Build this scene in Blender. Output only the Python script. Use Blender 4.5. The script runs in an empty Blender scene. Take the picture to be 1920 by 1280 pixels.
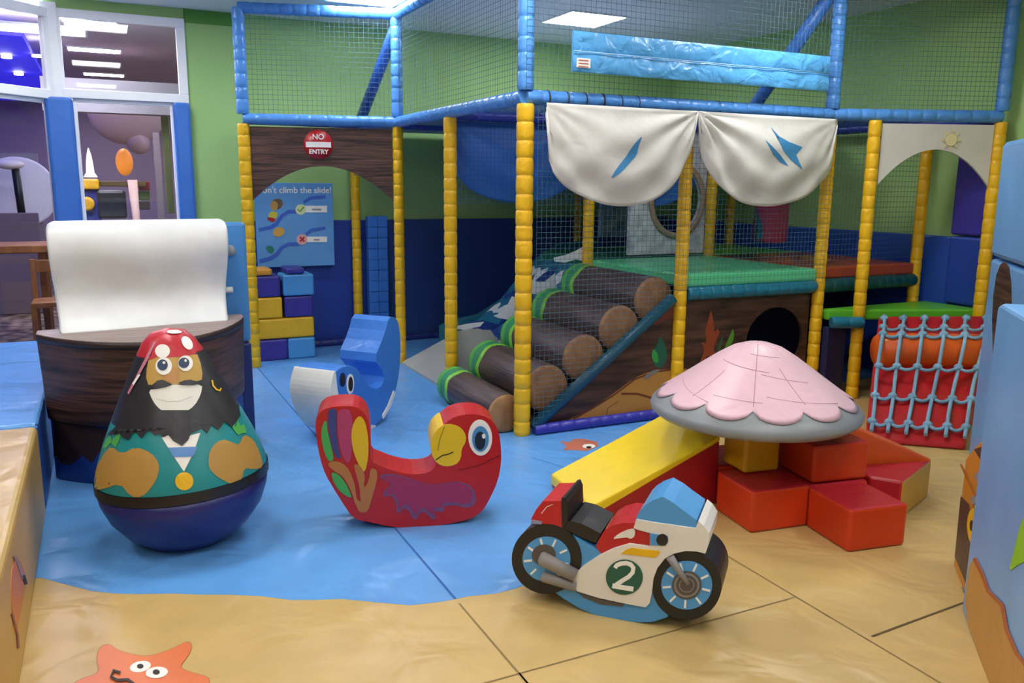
import bpy, bmesh, math, random
from mathutils import Vector, Matrix
from mathutils.bvhtree import BVHTree
random.seed(7)
S = bpy.context.scene
COL = S.collection
PI = math.pi
R = math.radians

# ------------------------------------------------------------------ camera, world, exposure, ceiling lamps
FPX, CH = 1557.0, 1.6
_p, _y, _r = R(10.7), R(26.2), R(.5)
FW = Vector((math.sin(_y)*math.cos(_p), math.cos(_y)*math.cos(_p), -math.sin(_p)))
_r0 = Vector((math.cos(_y), -math.sin(_y), 0)); _u0 = _r0.cross(FW)
CR = _r0*math.cos(_r)+_u0*math.sin(_r); CU = _u0*math.cos(_r)-_r0*math.sin(_r)
CP = Vector((0, 0, CH))
cam_d = bpy.data.cameras.new('camera'); cam_d.sensor_width = 36; cam_d.lens = 36*FPX/1920; cam_d.clip_start = .05
cam = bpy.data.objects.new('camera', cam_d); COL.objects.link(cam)
m = Matrix((CR, CU, -FW)).transposed().to_4x4(); m.translation = CP
cam.matrix_world = m
S.camera = cam
W = bpy.data.worlds.new('world'); S.world = W; W.use_nodes = True
W.node_tree.nodes['Background'].inputs[0].default_value = (.75, .8, 1, 1)
W.node_tree.nodes['Background'].inputs[1].default_value = .12
S.view_settings.view_transform = 'Standard'; S.view_settings.look = 'None'
S.view_settings.exposure = 0.0; S.view_settings.gamma = 1; S.view_settings.use_curve_mapping = False
LAMP = 26.0
# 0.6 m LED ceiling panels of the play hall (x, y), built further down by led_panel()
PANELS = [(4.11, 6.92), (2.1, 6.95), (4.11, 4.0), (2.1, 4.0), (0.1, 6.95), (.1, 4.0), (-1.9, 4.0), (4.11, 1.2), (2.1, 1.2), (.1, 1.2), (-1.9, 1.2), (2.1, -1.4), (-.6, -1.4)]

# ------------------------------------------------------------------ rays through the photo, used to read sizes and places
def ray(x, y): return FW*FPX+CR*(x-960)-CU*(y-640)
def PZ(x, y, z=0.): d = ray(x, y); return CP+d*((z-CH)/d.z)
def PY(x, y, yy): d = ray(x, y); return CP+d*(yy/d.y)
def PV(x, y, p, n): d = ray(x, y); return CP+d*((p-CP).dot(n)/d.dot(n))
def zz(pts, ox, oy, s): return [(ox+a/s, oy+b/s) for a, b in pts]

# ------------------------------------------------------------------ materials
def lin(c):
    if isinstance(c, str): c = tuple(int(c[i:i+2], 16) for i in (0, 2, 4))
    return tuple((v/255/12.92 if v/255 <= .04045 else ((v/255+.055)/1.055)**2.4) for v in c)+(1,)
MATS = {}
def mat(name, col, rough=.4, bump=0., bscale=8., var=.0, emit=None, spec=.5, stretch=None, col2=None, nscale=4., metallic=0, detail=3):
    if name in MATS: return MATS[name]
    m = bpy.data.materials.new(name); m.use_nodes = True; MATS[name] = m
    nt = m.node_tree; b = nt.nodes['Principled BSDF']
    b.inputs['Base Color'].default_value = lin(col); b.inputs['Roughness'].default_value = rough
    b.inputs['Specular IOR Level'].default_value = spec; b.inputs['Metallic'].default_value = metallic
    tc = nt.nodes.new('ShaderNodeTexCoord'); mp = nt.nodes.new('ShaderNodeMapping')
    nt.links.new(tc.outputs['Object'], mp.inputs[0])
    if stretch: mp.inputs['Scale'].default_value = stretch
    if col2 is not None or var:
        n = nt.nodes.new('ShaderNodeTexNoise'); n.inputs['Scale'].default_value = nscale; n.inputs['Detail'].default_value = detail
        nt.links.new(mp.outputs[0], n.inputs['Vector'])
        rp = nt.nodes.new('ShaderNodeValToRGB'); c = lin(col)
        rp.color_ramp.elements[0].position = .35; rp.color_ramp.elements[1].position = .68
        if col2 is not None: a, z = c, lin(col2)
        else: a = tuple(v*(1-var) for v in c[:3])+(1,); z = tuple(min(1, v*(1+var)) for v in c[:3])+(1,)
        rp.color_ramp.elements[0].color = a; rp.color_ramp.elements[1].color = z
        nt.links.new(n.outputs['Fac'], rp.inputs[0]); nt.links.new(rp.outputs[0], b.inputs['Base Color'])
    if bump:
        n = nt.nodes.new('ShaderNodeTexNoise'); n.inputs['Scale'].default_value = bscale; n.inputs['Detail'].default_value = 2.5
        n.inputs['Distortion'].default_value = .6
        nt.links.new(mp.outputs[0], n.inputs['Vector'])
        bp = nt.nodes.new('ShaderNodeBump'); bp.inputs['Strength'].default_value = bump; bp.inputs['Distance'].default_value = .03
        nt.links.new(n.outputs['Fac'], bp.inputs['Height']); nt.links.new(bp.outputs[0], b.inputs['Normal'])
    if emit:
        b.inputs['Emission Color'].default_value = lin(col); b.inputs['Emission Strength'].default_value = emit
    return m
def vin(name, col, rough=.36, bump=.22, bscale=7., **k): return mat(name, col, rough, bump, bscale, var=k.pop('var', .05), **k)
YEL = vin('yellow_vinyl', 'E9B616', .4, .3, 14); BLU = vin('blue_sleeve_vinyl', '5090DA', .33, .3, 14)
NAVY = vin('navy_vinyl', '23307A', .4); PURP = vin('purple_vinyl', '3A3090', .4); TEALB = vin('teal_blue_vinyl', '14708E', .36, .3, 14)
FLB = vin('floor_blue_vinyl', '62A2E4', .3, 1.0, 3.2); FLS = vin('floor_sand_vinyl', 'C9A96A', .36, 1.0, 3.4)
RED = vin('red_vinyl', 'B81820', .36); ORED = vin('orange_red_vinyl', 'CC3A12', .4, .3, 5); CRIM = vin('crimson_vinyl', 'B4202C', .38, .25, 6)
ORA = vin('orange_vinyl', 'E2601C', .38); BRY = vin('bright_yellow_vinyl', 'F2D21E', .36, .15); WHT = vin('white_vinyl', 'E9E7DD', .4, .12)
BLK = vin('black_vinyl', '1C1C1E', .42); LBL = vin('light_blue_vinyl', '4E9BD6', .36, .2); SKYB = vin('pale_blue_vinyl', '6FA6DC', .36, .25, 3)
LIME = vin('lime_vinyl', '5FB52C', .36, .1); GRN = vin('green_vinyl', '60D094', .34, .1); TEAL = vin('teal_vinyl', '1E8A8E', .36)
PINK = vin('pink_vinyl', 'E4BCC6', .38, .35, 5); GREY = vin('grey_vinyl', '8C9092', .38, .2, 6); SKIN = vin('tan_print', 'BC9048', .42, .1)
WALLG = mat('green_wall_paint', 'A4CC80', .75, .05, 40, var=.03, nscale=1.5); WALLP = mat('wall_paint_grey', 'B9B4BE', .8, var=.03)
CEIL = mat('ceiling_paint', 'E2E8EA', .85, .04, 30, var=.02)
NAVW = vin('wall_pad_navy', '1C3C96', .45, .15, 3); NET = mat('net_cord', '3E6476', .7); NETB = mat('net_cord_blue', '2A4E9A', .7)
def wood_mat(name, a, b, stretch, ns=2.2, rough=.5): return mat(name, a, rough, .25, 3., col2=b, stretch=stretch, nscale=ns, detail=6)
PLANKX = wood_mat('plank_print', '2E1A15', '664438', (1.2, 1.2, 16)); BARK = wood_mat('bark_print', '3E3130', '5A4744', (14, 1.2, 14))
MURAL = wood_mat('seabed_wreck_print', '251614', '5A3A30', (1.4, 1.4, 9)); SAWN = mat('sawn_wood_print', '8A6040', .5, .1, 5, col2='A67C50', nscale=9)
PINE = wood_mat('pine_wood', '7A4E28', '9A6A3C', (6, 6, 1.2)); SANDP = vin('sand_print', 'C8923C', .4, .1)
GLOW = mat('led_diffuser', 'FFFFFF', .5, emit=LAMP)
FRAMEW = mat('white_frame_paint', 'F6F8FA', .4, var=.02); GREYP = mat('grey_panel', '8E8C90', .6, var=.04)

# ------------------------------------------------------------------ building helpers
TW = {}
def tag(o, label=None, cat=None, group=None, kind=None):
    if label: o['label'] = label
    if cat: o['category'] = cat
    if group: o['group'] = group
    if kind: o['kind'] = kind
    return o
def thing(name, label, cat, loc, rz=0., group=None):
    o = bpy.data.objects.new(name, None); COL.objects.link(o); o.location = loc; o.rotation_euler = (0, 0, rz)
    o.empty_display_size = .1
    TW[o] = Matrix.Translation(loc) @ Matrix.Rotation(rz, 4, 'Z')
    return tag(o, label, cat, group)
class MB:
    def __init__(s): s.bm = bmesh.new(); s.mats = []
    def mi(s, m):
        if m not in s.mats: s.mats.append(m)
        return s.mats.index(m)
    def faces(s, vs, fs, m, smooth=False):
        i = s.mi(m); bv = [s.bm.verts.new(v) for v in vs]
        for f in fs:
            try: q = s.bm.faces.new([bv[k] for k in f])
            except ValueError: continue
            q.material_index = i; q.smooth = smooth
        return bv
    def box(s, c, d, m, rz=0., rot=None):
        M = Matrix.Translation(c) @ (rot.to_4x4() if rot else Matrix.Rotation(rz, 4, 'Z'))
        v = [M @ Vector((d[0]/2*a, d[1]/2*b, d[2]/2*e)) for a in (-1, 1) for b in (-1, 1) for e in (-1, 1)]
        s.faces(v, [(0, 1, 3, 2), (4, 6, 7, 5), (0, 4, 5, 1), (2, 3, 7, 6), (0, 2, 6, 4), (1, 5, 7, 3)], m); return s
    def bb(s, a, b, m): return s.box([(a[i]+b[i])/2 for i in range(3)], [abs(b[i]-a[i]) for i in range(3)], m)
    def loft(s, rings, m, smooth=True, cap=True, closed=True):
        n = len(rings[0]); vs = [v for r in rings for v in r]; fs = []
        for i in range(len(rings)-1):
            for j in range(n if closed else n-1):
                k = (j+1) % n; fs.append((i*n+j, i*n+k, (i+1)*n+k, (i+1)*n+j))
        bv = s.faces(vs, fs, m, smooth)
        if cap and closed:
            for rr in (bv[:n][::-1], bv[-n:]):
                try: q = s.bm.faces.new(rr); q.material_index = s.mi(m)
                except ValueError: pass
        return s
    def tube(s, pts, r, m, n=8, smooth=True):
        pts = [Vector(p) for p in pts]; rs = r if isinstance(r, (list, tuple)) else [r]*len(pts); rings = []
        up = None
        for i, p in enumerate(pts):
            t = (pts[min(i+1, len(pts)-1)]-pts[max(i-1, 0)]).normalized()
            if up is None: up = t.orthogonal().normalized()
            up = (up-t*up.dot(t)); up = up.normalized() if up.length > 1e-6 else t.orthogonal().normalized()
            w = t.cross(up)
            rings.append([p+(up*math.cos(2*PI*k/n)+w*math.sin(2*PI*k/n))*rs[i] for k in range(n)])
        return s.loft(rings, m, smooth)
    def lathe(s, prof, c, m, n=32, axis=None, smooth=True, cap=True):
        ax = Vector(axis).normalized() if axis is not None else Vector((0, 0, 1)); e1 = ax.orthogonal().normalized() if axis is not None else Vector((1, 0, 0)); e2 = ax.cross(e1); c = Vector(c)
        return s.loft([[c+ax*z+(e1*math.cos(2*PI*k/n)+e2*math.sin(2*PI*k/n))*max(r, 1e-4) for k in range(n)] for r, z in prof], m, smooth, cap)
    def sphere(s, c, r, m, n=12, sc=(1, 1, 1)):
        c = Vector(c)
        return s.loft([[c+Vector((math.sin(PI*(i+.02)/8.04)*math.cos(2*PI*k/n)*sc[0], math.sin(PI*(i+.02)/8.04)*math.sin(2*PI*k/n)*sc[1], -math.cos(PI*(i+.02)/8.04)*sc[2]))*r for k in range(n)] for i in range(9)], m)
    def prism(s, A, B, m, mside=None):
        """polygon A (front) and matching polygon B (back)"""
        n = len(A); fs = [tuple(range(n)), tuple(range(2*n-1, n-1, -1))]
        vs = [s.bm.verts.new(v) for v in list(A)+list(B)]
        new = []
        for f in fs:
            try: q = s.bm.faces.new([vs[k] for k in f]); q.material_index = s.mi(m); q.normal_update(); new.append(q)
            except ValueError: pass
        bmesh.ops.triangulate(s.bm, faces=new, ngon_method='EAR_CLIP')
        ms = mside or m
        for j in range(n):
            k = (j+1) % n
            try: q = s.bm.faces.new((vs[j], vs[n+j], vs[n+k], vs[k])); q.material_index = s.mi(ms)
            except ValueError: pass
        return s
    def net(s, o, e1, e2, l1, l2, m, sp=.036, r=.0013, clip=None):
        """square net of real cords; clip(u) gives the (v0, v1) span of a cord across u"""
        o = Vector(o); e1 = Vector(e1).normalized(); e2 = Vector(e2).normalized(); nn = e1.cross(e2)
        def cord(a, b, w):
            s.faces([a+w*r, a+nn*r, a-w*r, a-nn*r, b+w*r, b+nn*r, b-w*r, b-nn*r], [(0, 1, 5, 4), (1, 2, 6, 5), (2, 3, 7, 6), (3, 0, 4, 7)], m)
        k = 0
        while k*sp <= l1+1e-6:
            u = k*sp; v0, v1 = clip[0](u) if clip else (0, l2)
            if v1 > v0: cord(o+e1*u+e2*v0, o+e1*u+e2*v1, e1)
            k += 1
        k = 0
        while k*sp <= l2+1e-6:
            v = k*sp; u0, u1 = clip[1](v) if clip else (0, l1)
            if u1 > u0: cord(o+e1*u0+e2*v, o+e1*u1+e2*v, e2)
            k += 1
        return s
    def build(s, name, parent=None, bev=0., label=None, cat=None, group=None, kind=None, seg=2, sub=0, base=True):
        bm = s.bm
        bmesh.ops.recalc_face_normals(bm, faces=bm.faces)
        me = bpy.data.meshes.new(name); o = bpy.data.objects.new(name, me); COL.objects.link(o)
        if parent is not None:
            T = TW[parent]; bm.transform(T.inverted()); o.parent = parent; TW[o] = T
        else:
            co = [v.co for v in bm.verts]
            if kind == 'structure' or not base: T = Matrix()
            else: T = Matrix.Translation(((min(c.x for c in co)+max(c.x for c in co))/2, (min(c.y for c in co)+max(c.y for c in co))/2, min(c.z for c in co)))
            bm.transform(T.inverted()); o.location = T.translation; TW[o] = T
        bm.to_mesh(me); bm.free()
        for q in s.mats: me.materials.append(q)
        if bev:
            w = o.modifiers.new('bevel', 'BEVEL'); w.width = bev; w.segments = seg; w.limit_method = 'ANGLE'; w.angle_limit = R(35)
        if sub:
            w = o.modifiers.new('subsurf', 'SUBSURF'); w.levels = sub; w.render_levels = sub
        return tag(o, label, cat, group, kind)
def bvh_of(o):
    T = TW[o]; me = o.data
    return BVHTree.FromPolygons([T @ v.co for v in me.vertices], [tuple(p.vertices) for p in me.polygons])
def text_mb(s, body, size, o, ex, ey, m, ext=.0015, bold=0.):
    """lettering laid on a plane: centre o, reading direction ex, up ey"""
    cu = bpy.data.curves.new('t', 'FONT'); cu.body = body; cu.size = size; cu.align_x = 'CENTER'; cu.align_y = 'CENTER'; cu.extrude = ext; cu.offset = bold
    ob = bpy.data.objects.new('t', cu); COL.objects.link(ob)
    dg = bpy.context.evaluated_depsgraph_get(); me = bpy.data.meshes.new_from_object(ob.evaluated_get(dg))
    ex = Vector(ex).normalized(); ey = Vector(ey).normalized(); ez = ex.cross(ey); o = Vector(o)
    s.faces([o+ex*v.co.x+ey*v.co.y+ez*v.co.z for v in me.vertices], [tuple(p.vertices) for p in me.polygons], m)
    bpy.data.objects.remove(ob); bpy.data.curves.remove(cu); bpy.data.meshes.remove(me)
def decal(s, poly, bvh, m, off=.003, step=8):
    """printed patch that follows a curved surface"""
    b2 = bmesh.new(); vs = [b2.verts.new((x, y, 0)) for x, y in poly]
    f = b2.faces.new(vs); f.normal_update(); bmesh.ops.triangulate(b2, faces=[f], ngon_method='EAR_CLIP')
    x0, x1 = min(p[0] for p in poly), max(p[0] for p in poly); y0, y1 = min(p[1] for p in poly), max(p[1] for p in poly)
    for a, b_, nrm in ((x0, x1, (1, 0, 0)), (y0, y1, (0, 1, 0))):
        t = a+step
        while t < b_:
            bmesh.ops.bisect_plane(b2, geom=b2.verts[:]+b2.edges[:]+b2.faces[:], plane_co=(nrm[0]*t, nrm[1]*t, 0), plane_no=nrm); t += step
    out = []; last = None
    for v in b2.verts:
        d = ray(v.co.x, v.co.y).normalized(); h = bvh.ray_cast(CP, d)
        if h[0] is None:
            d0 = d*(last if last else 5); h = bvh.find_nearest(CP+d0)
        last = (h[0]-CP).length
        n = h[1] if h[1].dot(d) < 0 else -h[1]
        out.append(h[0]+n*off)
    b2.verts.index_update()
    s.faces(out, [tuple(v.index for v in f.verts) for f in b2.faces], m, True); b2.free()
def circ(cx, cy, rx, ry=None, n=28, a0=0.):
    ry = rx if ry is None else ry
    return [(cx+rx*math.cos(2*PI*k/n)*math.cos(a0)-ry*math.sin(2*PI*k/n)*math.sin(a0), cy+rx*math.cos(2*PI*k/n)*math.sin(a0)+ry*math.sin(2*PI*k/n)*math.cos(a0)) for k in range(n)]
def stroke(pts, w, w2=None):
    """outline of a brush line"""
    L, Rr = [], []; n = len(pts)
    for i, (x, y) in enumerate(pts):
        a = pts[max(i-1, 0)]; b = pts[min(i+1, n-1)]; dx, dy = b[0]-a[0], b[1]-a[1]; l = math.hypot(dx, dy) or 1
        ww = (w if w2 is None else w+(w2-w)*i/(n-1))/2
        L.append((x-dy/l*ww, y+dx/l*ww)); Rr.append((x+dy/l*ww, y-dx/l*ww))
    return L+Rr[::-1]
def smooth_poly(p, it=2):
    for _ in range(it):
        q = []
        for i in range(len(p)):
            a, b = p[i], p[(i+1) % len(p)]
            q += [(a[0]*.75+b[0]*.25, a[1]*.75+b[1]*.25), (a[0]*.25+b[0]*.75, a[1]*.25+b[1]*.75)]
        p = q
    return p
class Plane:
    """upright side face of a soft-play rocker; off moves towards the viewer's side"""
    def __init__(s, base, n): s.b = Vector(base); s.n = Vector(n).normalized()
    def pt(s, x, y, off=0.): return PV(x, y, s.b+s.n*off, s.n)
    def solid(s, mb, poly, t, m, off=0., mside=None):
        A = [s.pt(x, y, off) for x, y in poly]; B = [a-s.n*(t+2*off) for a in A]; mb.prism(A, B, m, mside); return mb
    def plate(s, mb, poly, off, m, d=.003):
        A = [s.pt(x, y, off) for x, y in poly]; mb.prism(A, [a-s.n*d for a in A], m); return mb
def pad_profile(L, r, seg=.105):
    n = max(1, round(L/seg)); out = []; z = 0.
    ws = [random.uniform(.85, 1.15) for _ in range(n)]; t = sum(ws)
    out.append((r*.9, 0))
    for w in ws:
        h = L*w/t
        out += [(r*.9, z+h*.01), (r*.975, z+h*.07), (r*1.01, z+h*.3), (r*1.0, z+h*.75), (r*.97, z+h*.94), (r*.9, z+h*.99)]; z += h
    out.append((r*.9, L)); return out
def padded(mb, a, b, r, m, n=14, seg=.105):
    a, b = Vector(a), Vector(b); return mb.lathe(pad_profile((b-a).length, r, seg), a, m, n, axis=(b-a))

# ------------------------------------------------------------------ the room shell
XR, YB, HC = 6.14, 8.24, 3.1
def struct(mb, name, bev=0., parent=None): return mb.build(name, parent, bev, kind='structure')
q = MB(); q.bb((-7, -3, -.2), (XR+.1, YB+.2, -.001), FLS); fl = struct(q, 'floor')
q = MB(); q.bb((-7, YB+.2, -.2), (4, 17, -.004), mat('carpet', '3A2C30', .95, col2='A8927A', nscale=7, detail=1)); struct(q, 'floor_cafe')
q = MB(); q.bb((-7, -3, HC), (XR+.1, YB+.2, HC+.1), CEIL); struct(q, 'ceiling')
q = MB(); q.bb((-7, YB+.2, 3.06), (4, 17, 3.2), mat('cafe_ceiling_paint', 'C4B8BE', .85)); struct(q, 'ceiling_cafe')
q = MB(); q.bb((.79, YB, 0), (XR+.1, YB+.2, HC), WALLG)
q.bb((-.3, YB, 3.0), (.79, YB+.2, HC), WALLG); struct(q, 'wall_back')
q = MB(); q.bb((XR, -3, 0), (XR+.1, YB+.2, HC), WALLG); struct(q, 'wall_right')
q = MB(); q.bb((-7, -3.1, 0), (XR+.1, -3, HC), WALLP); struct(q, 'wall_front')
q = MB(); q.bb((-7.1, -3, 0), (-7, 17, HC), WALLP); struct(q, 'wall_left')
q = MB(); q.bb((-7, 17, 0), (4, 17.1, HC), mat('cafe_wall_paint', 'A894A6', .85)); q.bb((4, YB+.2, 0), (4.1, 17, HC), mat('cafe_wall_paint', '5B4B5E')); struct(q, 'wall_cafe')
# darker green soffit band at the wall top, right of the windows
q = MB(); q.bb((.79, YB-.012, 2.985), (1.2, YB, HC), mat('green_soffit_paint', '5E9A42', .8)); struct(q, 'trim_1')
# floor mats: printed sea laid on the sand coloured mats
def zsea():
    px = [(75, 1082), (120, 1094), (170, 1107), (215, 1112), (260, 1113), (320, 1112), (380, 1114), (430, 1114), (490, 1117), (545, 1124), (590, 1124), (640, 1122), (700, 1128), (770, 1134), (830, 1127), (880, 1117), (930, 1112), (965, 1103), (990, 1094)]
    w = [PZ(*a) for a in px]
    w += [Vector(a) for a in ((1.62, 2.95, 0), (1.8, 3.2, 0), (2.05, 3.36, 0), (2.3, 3.62, 0), (2.6, 3.75, 0), (2.85, 4.02, 0), (3.2, 4.15, 0), (3.5, 4.4, 0), (3.9, 4.5, 0), (4.3, 4.75, 0), (XR, 4.9, 0), (XR, YB, 0), (-.5, YB, 0), (-.5, 3.7, 0))]
    return w
w = zsea(); q = MB(); q.prism([v+Vector((0, 0, .0)) for v in w], [v-Vector((0, 0, .0012)) for v in w], FLB); sea = struct(q, 'floor_sea_mat')
SEAM = mat('mat_seam', '8A744A', .8); SEAMB = mat('mat_seam_blue', '2C60A8', .8)
def seam(mb, a, b, m, w=.005):
    a, b = Vector(a), Vector(b); d = (b-a).normalized(); n = Vector((-d.y, d.x, 0))*w/2
    mb.faces([a-n, b-n, b+n, a+n], [(0, 1, 2, 3)], m)
q = MB(); z = .0015
seam(q, (1.14, 2.8, z), (1.14, 8.2, z), SEAMB, .009); seam(q, (1.14, -.5, z), (1.14, 2.76, z), SEAM, .006)
seam(q, (.0, 2.24, z), (2.37, 2.24, z), SEAM, .005); seam(q, (2.37, .6, z), (2.37, 3.4, z), SEAM, .005); seam(q, (2.4, 1.9, z), (3.1, 1.93, z), mat('seam_gap', '5A4A2C', .8), .008)
seam(q, (1.14, 2.24, z), (1.14, 2.0, z), SEAM, .006); seam(q, (2.2, 4.2, z), (2.36, 3.8, z), SEAMB, .006)
struct(q, 'trim_2')
# starfish and crab printed on the mats
OR1 = vin('starfish_print', 'E07848', .4); EYEW = vin('white_print', 'F2F0E8', .45, .05); INK = mat('ink_print', '2A1C18', .5); ORD = mat('starfish_outline_print', 'B8783E', .5)
def floorprint(name, items, label, cat):
    q = MB()
    for i, (poly, m) in enumerate(items):
        A = [PZ(x, y, .002+.0012*i) for x, y in poly]; q.prism(A, [a-Vector((0, 0, .001)) for a in A], m)
    return q.build(name, label=label, cat=cat)
sf = [(185, 1215), (205, 1206), (222, 1220), (250, 1227), (272, 1231), (300, 1225), (325, 1215), (350, 1202), (359, 1208), (356, 1225), (335, 1250), (350, 1258), (396, 1270), (385, 1290), (355, 1330), (365, 1380), (330, 1395), (280, 1355), (230, 1400), (180, 1400), (195, 1350), (150, 1300), (130, 1290), (150, 1272), (188, 1262), (182, 1240)]
sf = smooth_poly(sf, 2); cx, cy = 270, 1290
floorprint('starfish_print', [([(cx+(x-cx)*1.02, cy+(y-cy)*1.02) for x, y in sf], ORD), (sf, OR1), (circ(263, 1249, 20, 10, a0=-.2), EYEW), (circ(294, 1260, 21, 10.5, a0=-.1), EYEW),
    (circ(263, 1248, 6, 4), INK), (circ(293, 1259, 6.5, 4.5), INK), (stroke([(226, 1260), (213, 1256), (208, 1268), (220, 1274), (240, 1273), (252, 1282), (262, 1296)], 5), INK)],
    'orange smiling starfish printed on the sand coloured floor mat', 'floor print')
floorprint('crab_print', [([(1050, 826), (1066, 829), (1076, 823), (1092, 822), (1120, 828), (1122, 836), (1100, 845), (1078, 843), (1056, 843), (1062, 836)], vin('crab_orange', 'C8745A', .4)), (circ(1104, 836, 12, 4), EYEW), (circ(1104, 838, 5, 2), INK)],
    'small orange crab printed on the blue mat beside the yellow slide', 'floor print')
# padding along the walls
q = MB()
q.bb((2.46, YB-.06, .0), (XR-.06, YB, 1.24), vin('wall_pad_dark_navy', '2C4684', .45, .15, 3)); q.bb((1.2, YB-.055, 0), (2.46, YB, 1.24), NAVW)
struct(q, 'baseboard_back', .012)
q = MB(); q.bb((XR-.06, 3.6, 0), (XR, YB-.06, 1.22), vin('wall_pad_blue', '2850B4', .45, .15, 3)); struct(q, 'baseboard_right', .012)
q = MB(); padded(q, (2.4, YB-.12, .03), (3.6, YB-.12, .03), .035, NAVY); padded(q, (1.2, YB-.12, .03), (2.2, YB-.12, .03), .035, NAVY)
q.build('floor_edge_padding', label='thin navy padded roll along the floor in front of the dark blue wall pads', cat='padding')
q = MB(); q.bb((6.03, 4.12, 1.24), (XR-.002, 4.42, 2.05), PURP); q.bb((6.03, 4.12, .7), (XR-.062, 4.42, 1.23), NAVW)
q.build('padded_pillar', bev=.02, label='purple over blue padded pillar against the right wall behind the last yellow post', cat='padding')
# light blue narrow padded column by the back wall
t = thing('padded_column', 'tall narrow light blue padded column behind the blue shark rocker', 'padding', (2.46, 8.05, 0))
for i in (0, 1):
    q = MB(); L = []
    for k in range(12): q.box((2.41+.1*i, 8.08, .05+.107*k), (.098, .1, .106), vin('column_blue_vinyl', '3F7FD6', .35))
    q.build('pad_strip', t, .007)

# ------------------------------------------------------------------ windows to the cafe
glass = bpy.data.materials.new('window_glass'); glass.use_nodes = True; nt = glass.node_tree; nt.nodes.clear()
o_ = nt.nodes.new('ShaderNodeOutputMaterial'); mx = nt.nodes.new('ShaderNodeMixShader'); tr = nt.nodes.new('ShaderNodeBsdfTransparent'); gl = nt.nodes.new('ShaderNodeBsdfGlossy')
tr.inputs[0].default_value = (.8, .8, .84, 1); gl.inputs['Roughness'].default_value = .02; mx.inputs[0].default_value = .035
nt.links.new(tr.outputs[0], mx.inputs[1]); nt.links.new(gl.outputs[0], mx.inputs[2]); nt.links.new(mx.outputs[0], o_.inputs[0])
def window(name, A, B, z0, z1, w=.07, t=.07, low=True):
    """framed pane between two floor points"""
    A, B = Vector((*A, 0)), Vector((*B, 0)); d = (B-A); L = d.length; d.normalize(); a = math.atan2(d.y, d.x); mid = (A+B)/2
    fr = MB()
    for z in (z0+w/2, z1-w/2): fr.box((mid.x, mid.y, z), (L, t, w), FRAMEW, a)
    for p in (A+d*w/2, B-d*w/2): fr.box((p.x, p.y, (z0+z1)/2), (w, t, z1-z0-2*w), FRAMEW, a)
    f = struct(fr, name, .006); g = MB(); g.box((mid.x, mid.y, (z0+z1)/2), (L-2*w+.01, .008, z1-z0-2*w+.01), glass, a); g.build('pane', f)
    return f
window('window_1', (-.26, YB), (.79, YB), 2.29, 3.01, .075)
window('window_2', (-1.7, 6.83), (-.27, YB), 2.27, 3.0, .075)
q = MB(); q.bb((-.33, YB-.05, 2.2), (-.2, YB+.08, 3.05), FRAMEW); struct(q, 'trim_3', .01)
f = window('door_1', (-.14, YB+.02), (.66, YB+.02), .0, 2.29, .03, .03)
f = window('door_2', (-1.7, 6.83), (-.33, YB-.02), 0, 2.27, .035, .03)
for nm, x0, x1, lb in (('a', -.35, -.14, 'wide'), ('b', .65, .79, 'narrow')):
    q = MB(); q.bb((x0, YB-.1, 0), (x1, YB+.06, 2.29), vin('column_pad_blue', '3A74CC', .33, .25, 5))
    q.build('column_pad', bev=.025, label=('wide blue padded column left of the glass door, under the corner of the windows' if lb == 'wide' else 'narrow blue padded column at the right side of the glass door'), cat='padding')

# ------------------------------------------------------------------ LED panels
def led_panel(x, y, z, lab, grp=None, w=.6, l=.6, name='ceiling_light', g=GLOW):
    t = thing(name, lab, 'ceiling light', (x, y, z-.012), 0, grp)
    q = MB()
    for sx in (-1, 1):
        q.box((x+sx*(w/2-.01), y, z-.006), (.02, l, .02), FRAMEW); q.box((x, y+sx*(l/2-.01), z-.006), (w-.04, .02, .02), FRAMEW)
    q.build('frame', t); q = MB(); q.box((x, y, z-.006), (w-.04, l-.04, .006), g); q.build('diffuser', t); return t
for i, (x, y) in enumerate(PANELS):
    lab = {0: 'square white LED ceiling light above the play frame, left of the blue strip', 1: 'square white LED ceiling light above the NO ENTRY arch, cut by the top edge'}.get(i)
    led_panel(x, y, HC, lab or 'square white LED ceiling light of the play hall, outside the top of the photo', None if lab else 'ceiling lights outside the frame')
GLOW2 = mat('cafe_tube_diffuser', 'F4F2FF', .5, emit=60.0)
for i, (yy, px0, px1, py, nm) in enumerate(((8.95, 115, 222, 47, 'nearest and widest'), (10.9, 125, 230, 108, 'second from the front'), (13.3, 155, 235, 146, 'third from the front'), (15.2, 150, 235, 160, 'farthest and thinnest'))):
    x0 = PY(px0, py, yy).x; x1 = PY(px1, py, yy).x
    led_panel((x0+x1)/2, yy, 3.06, 'long white light behind the upper right window, %s of four' % nm, 'cafe ceiling lights', x1-x0, .34, 'strip_light', GLOW2)
for x_, y_ in ((2.2, 9.8), (2.2, 12.6)): led_panel(x_, y_, 3.06, 'unseen square white light added to brighten the cafe, outside the windows view', 'added cafe fill lights out of view', .6, .6, 'strip_light', GLOW2)  # two unseen lamps added to brighten the cafe behind the glass door
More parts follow.
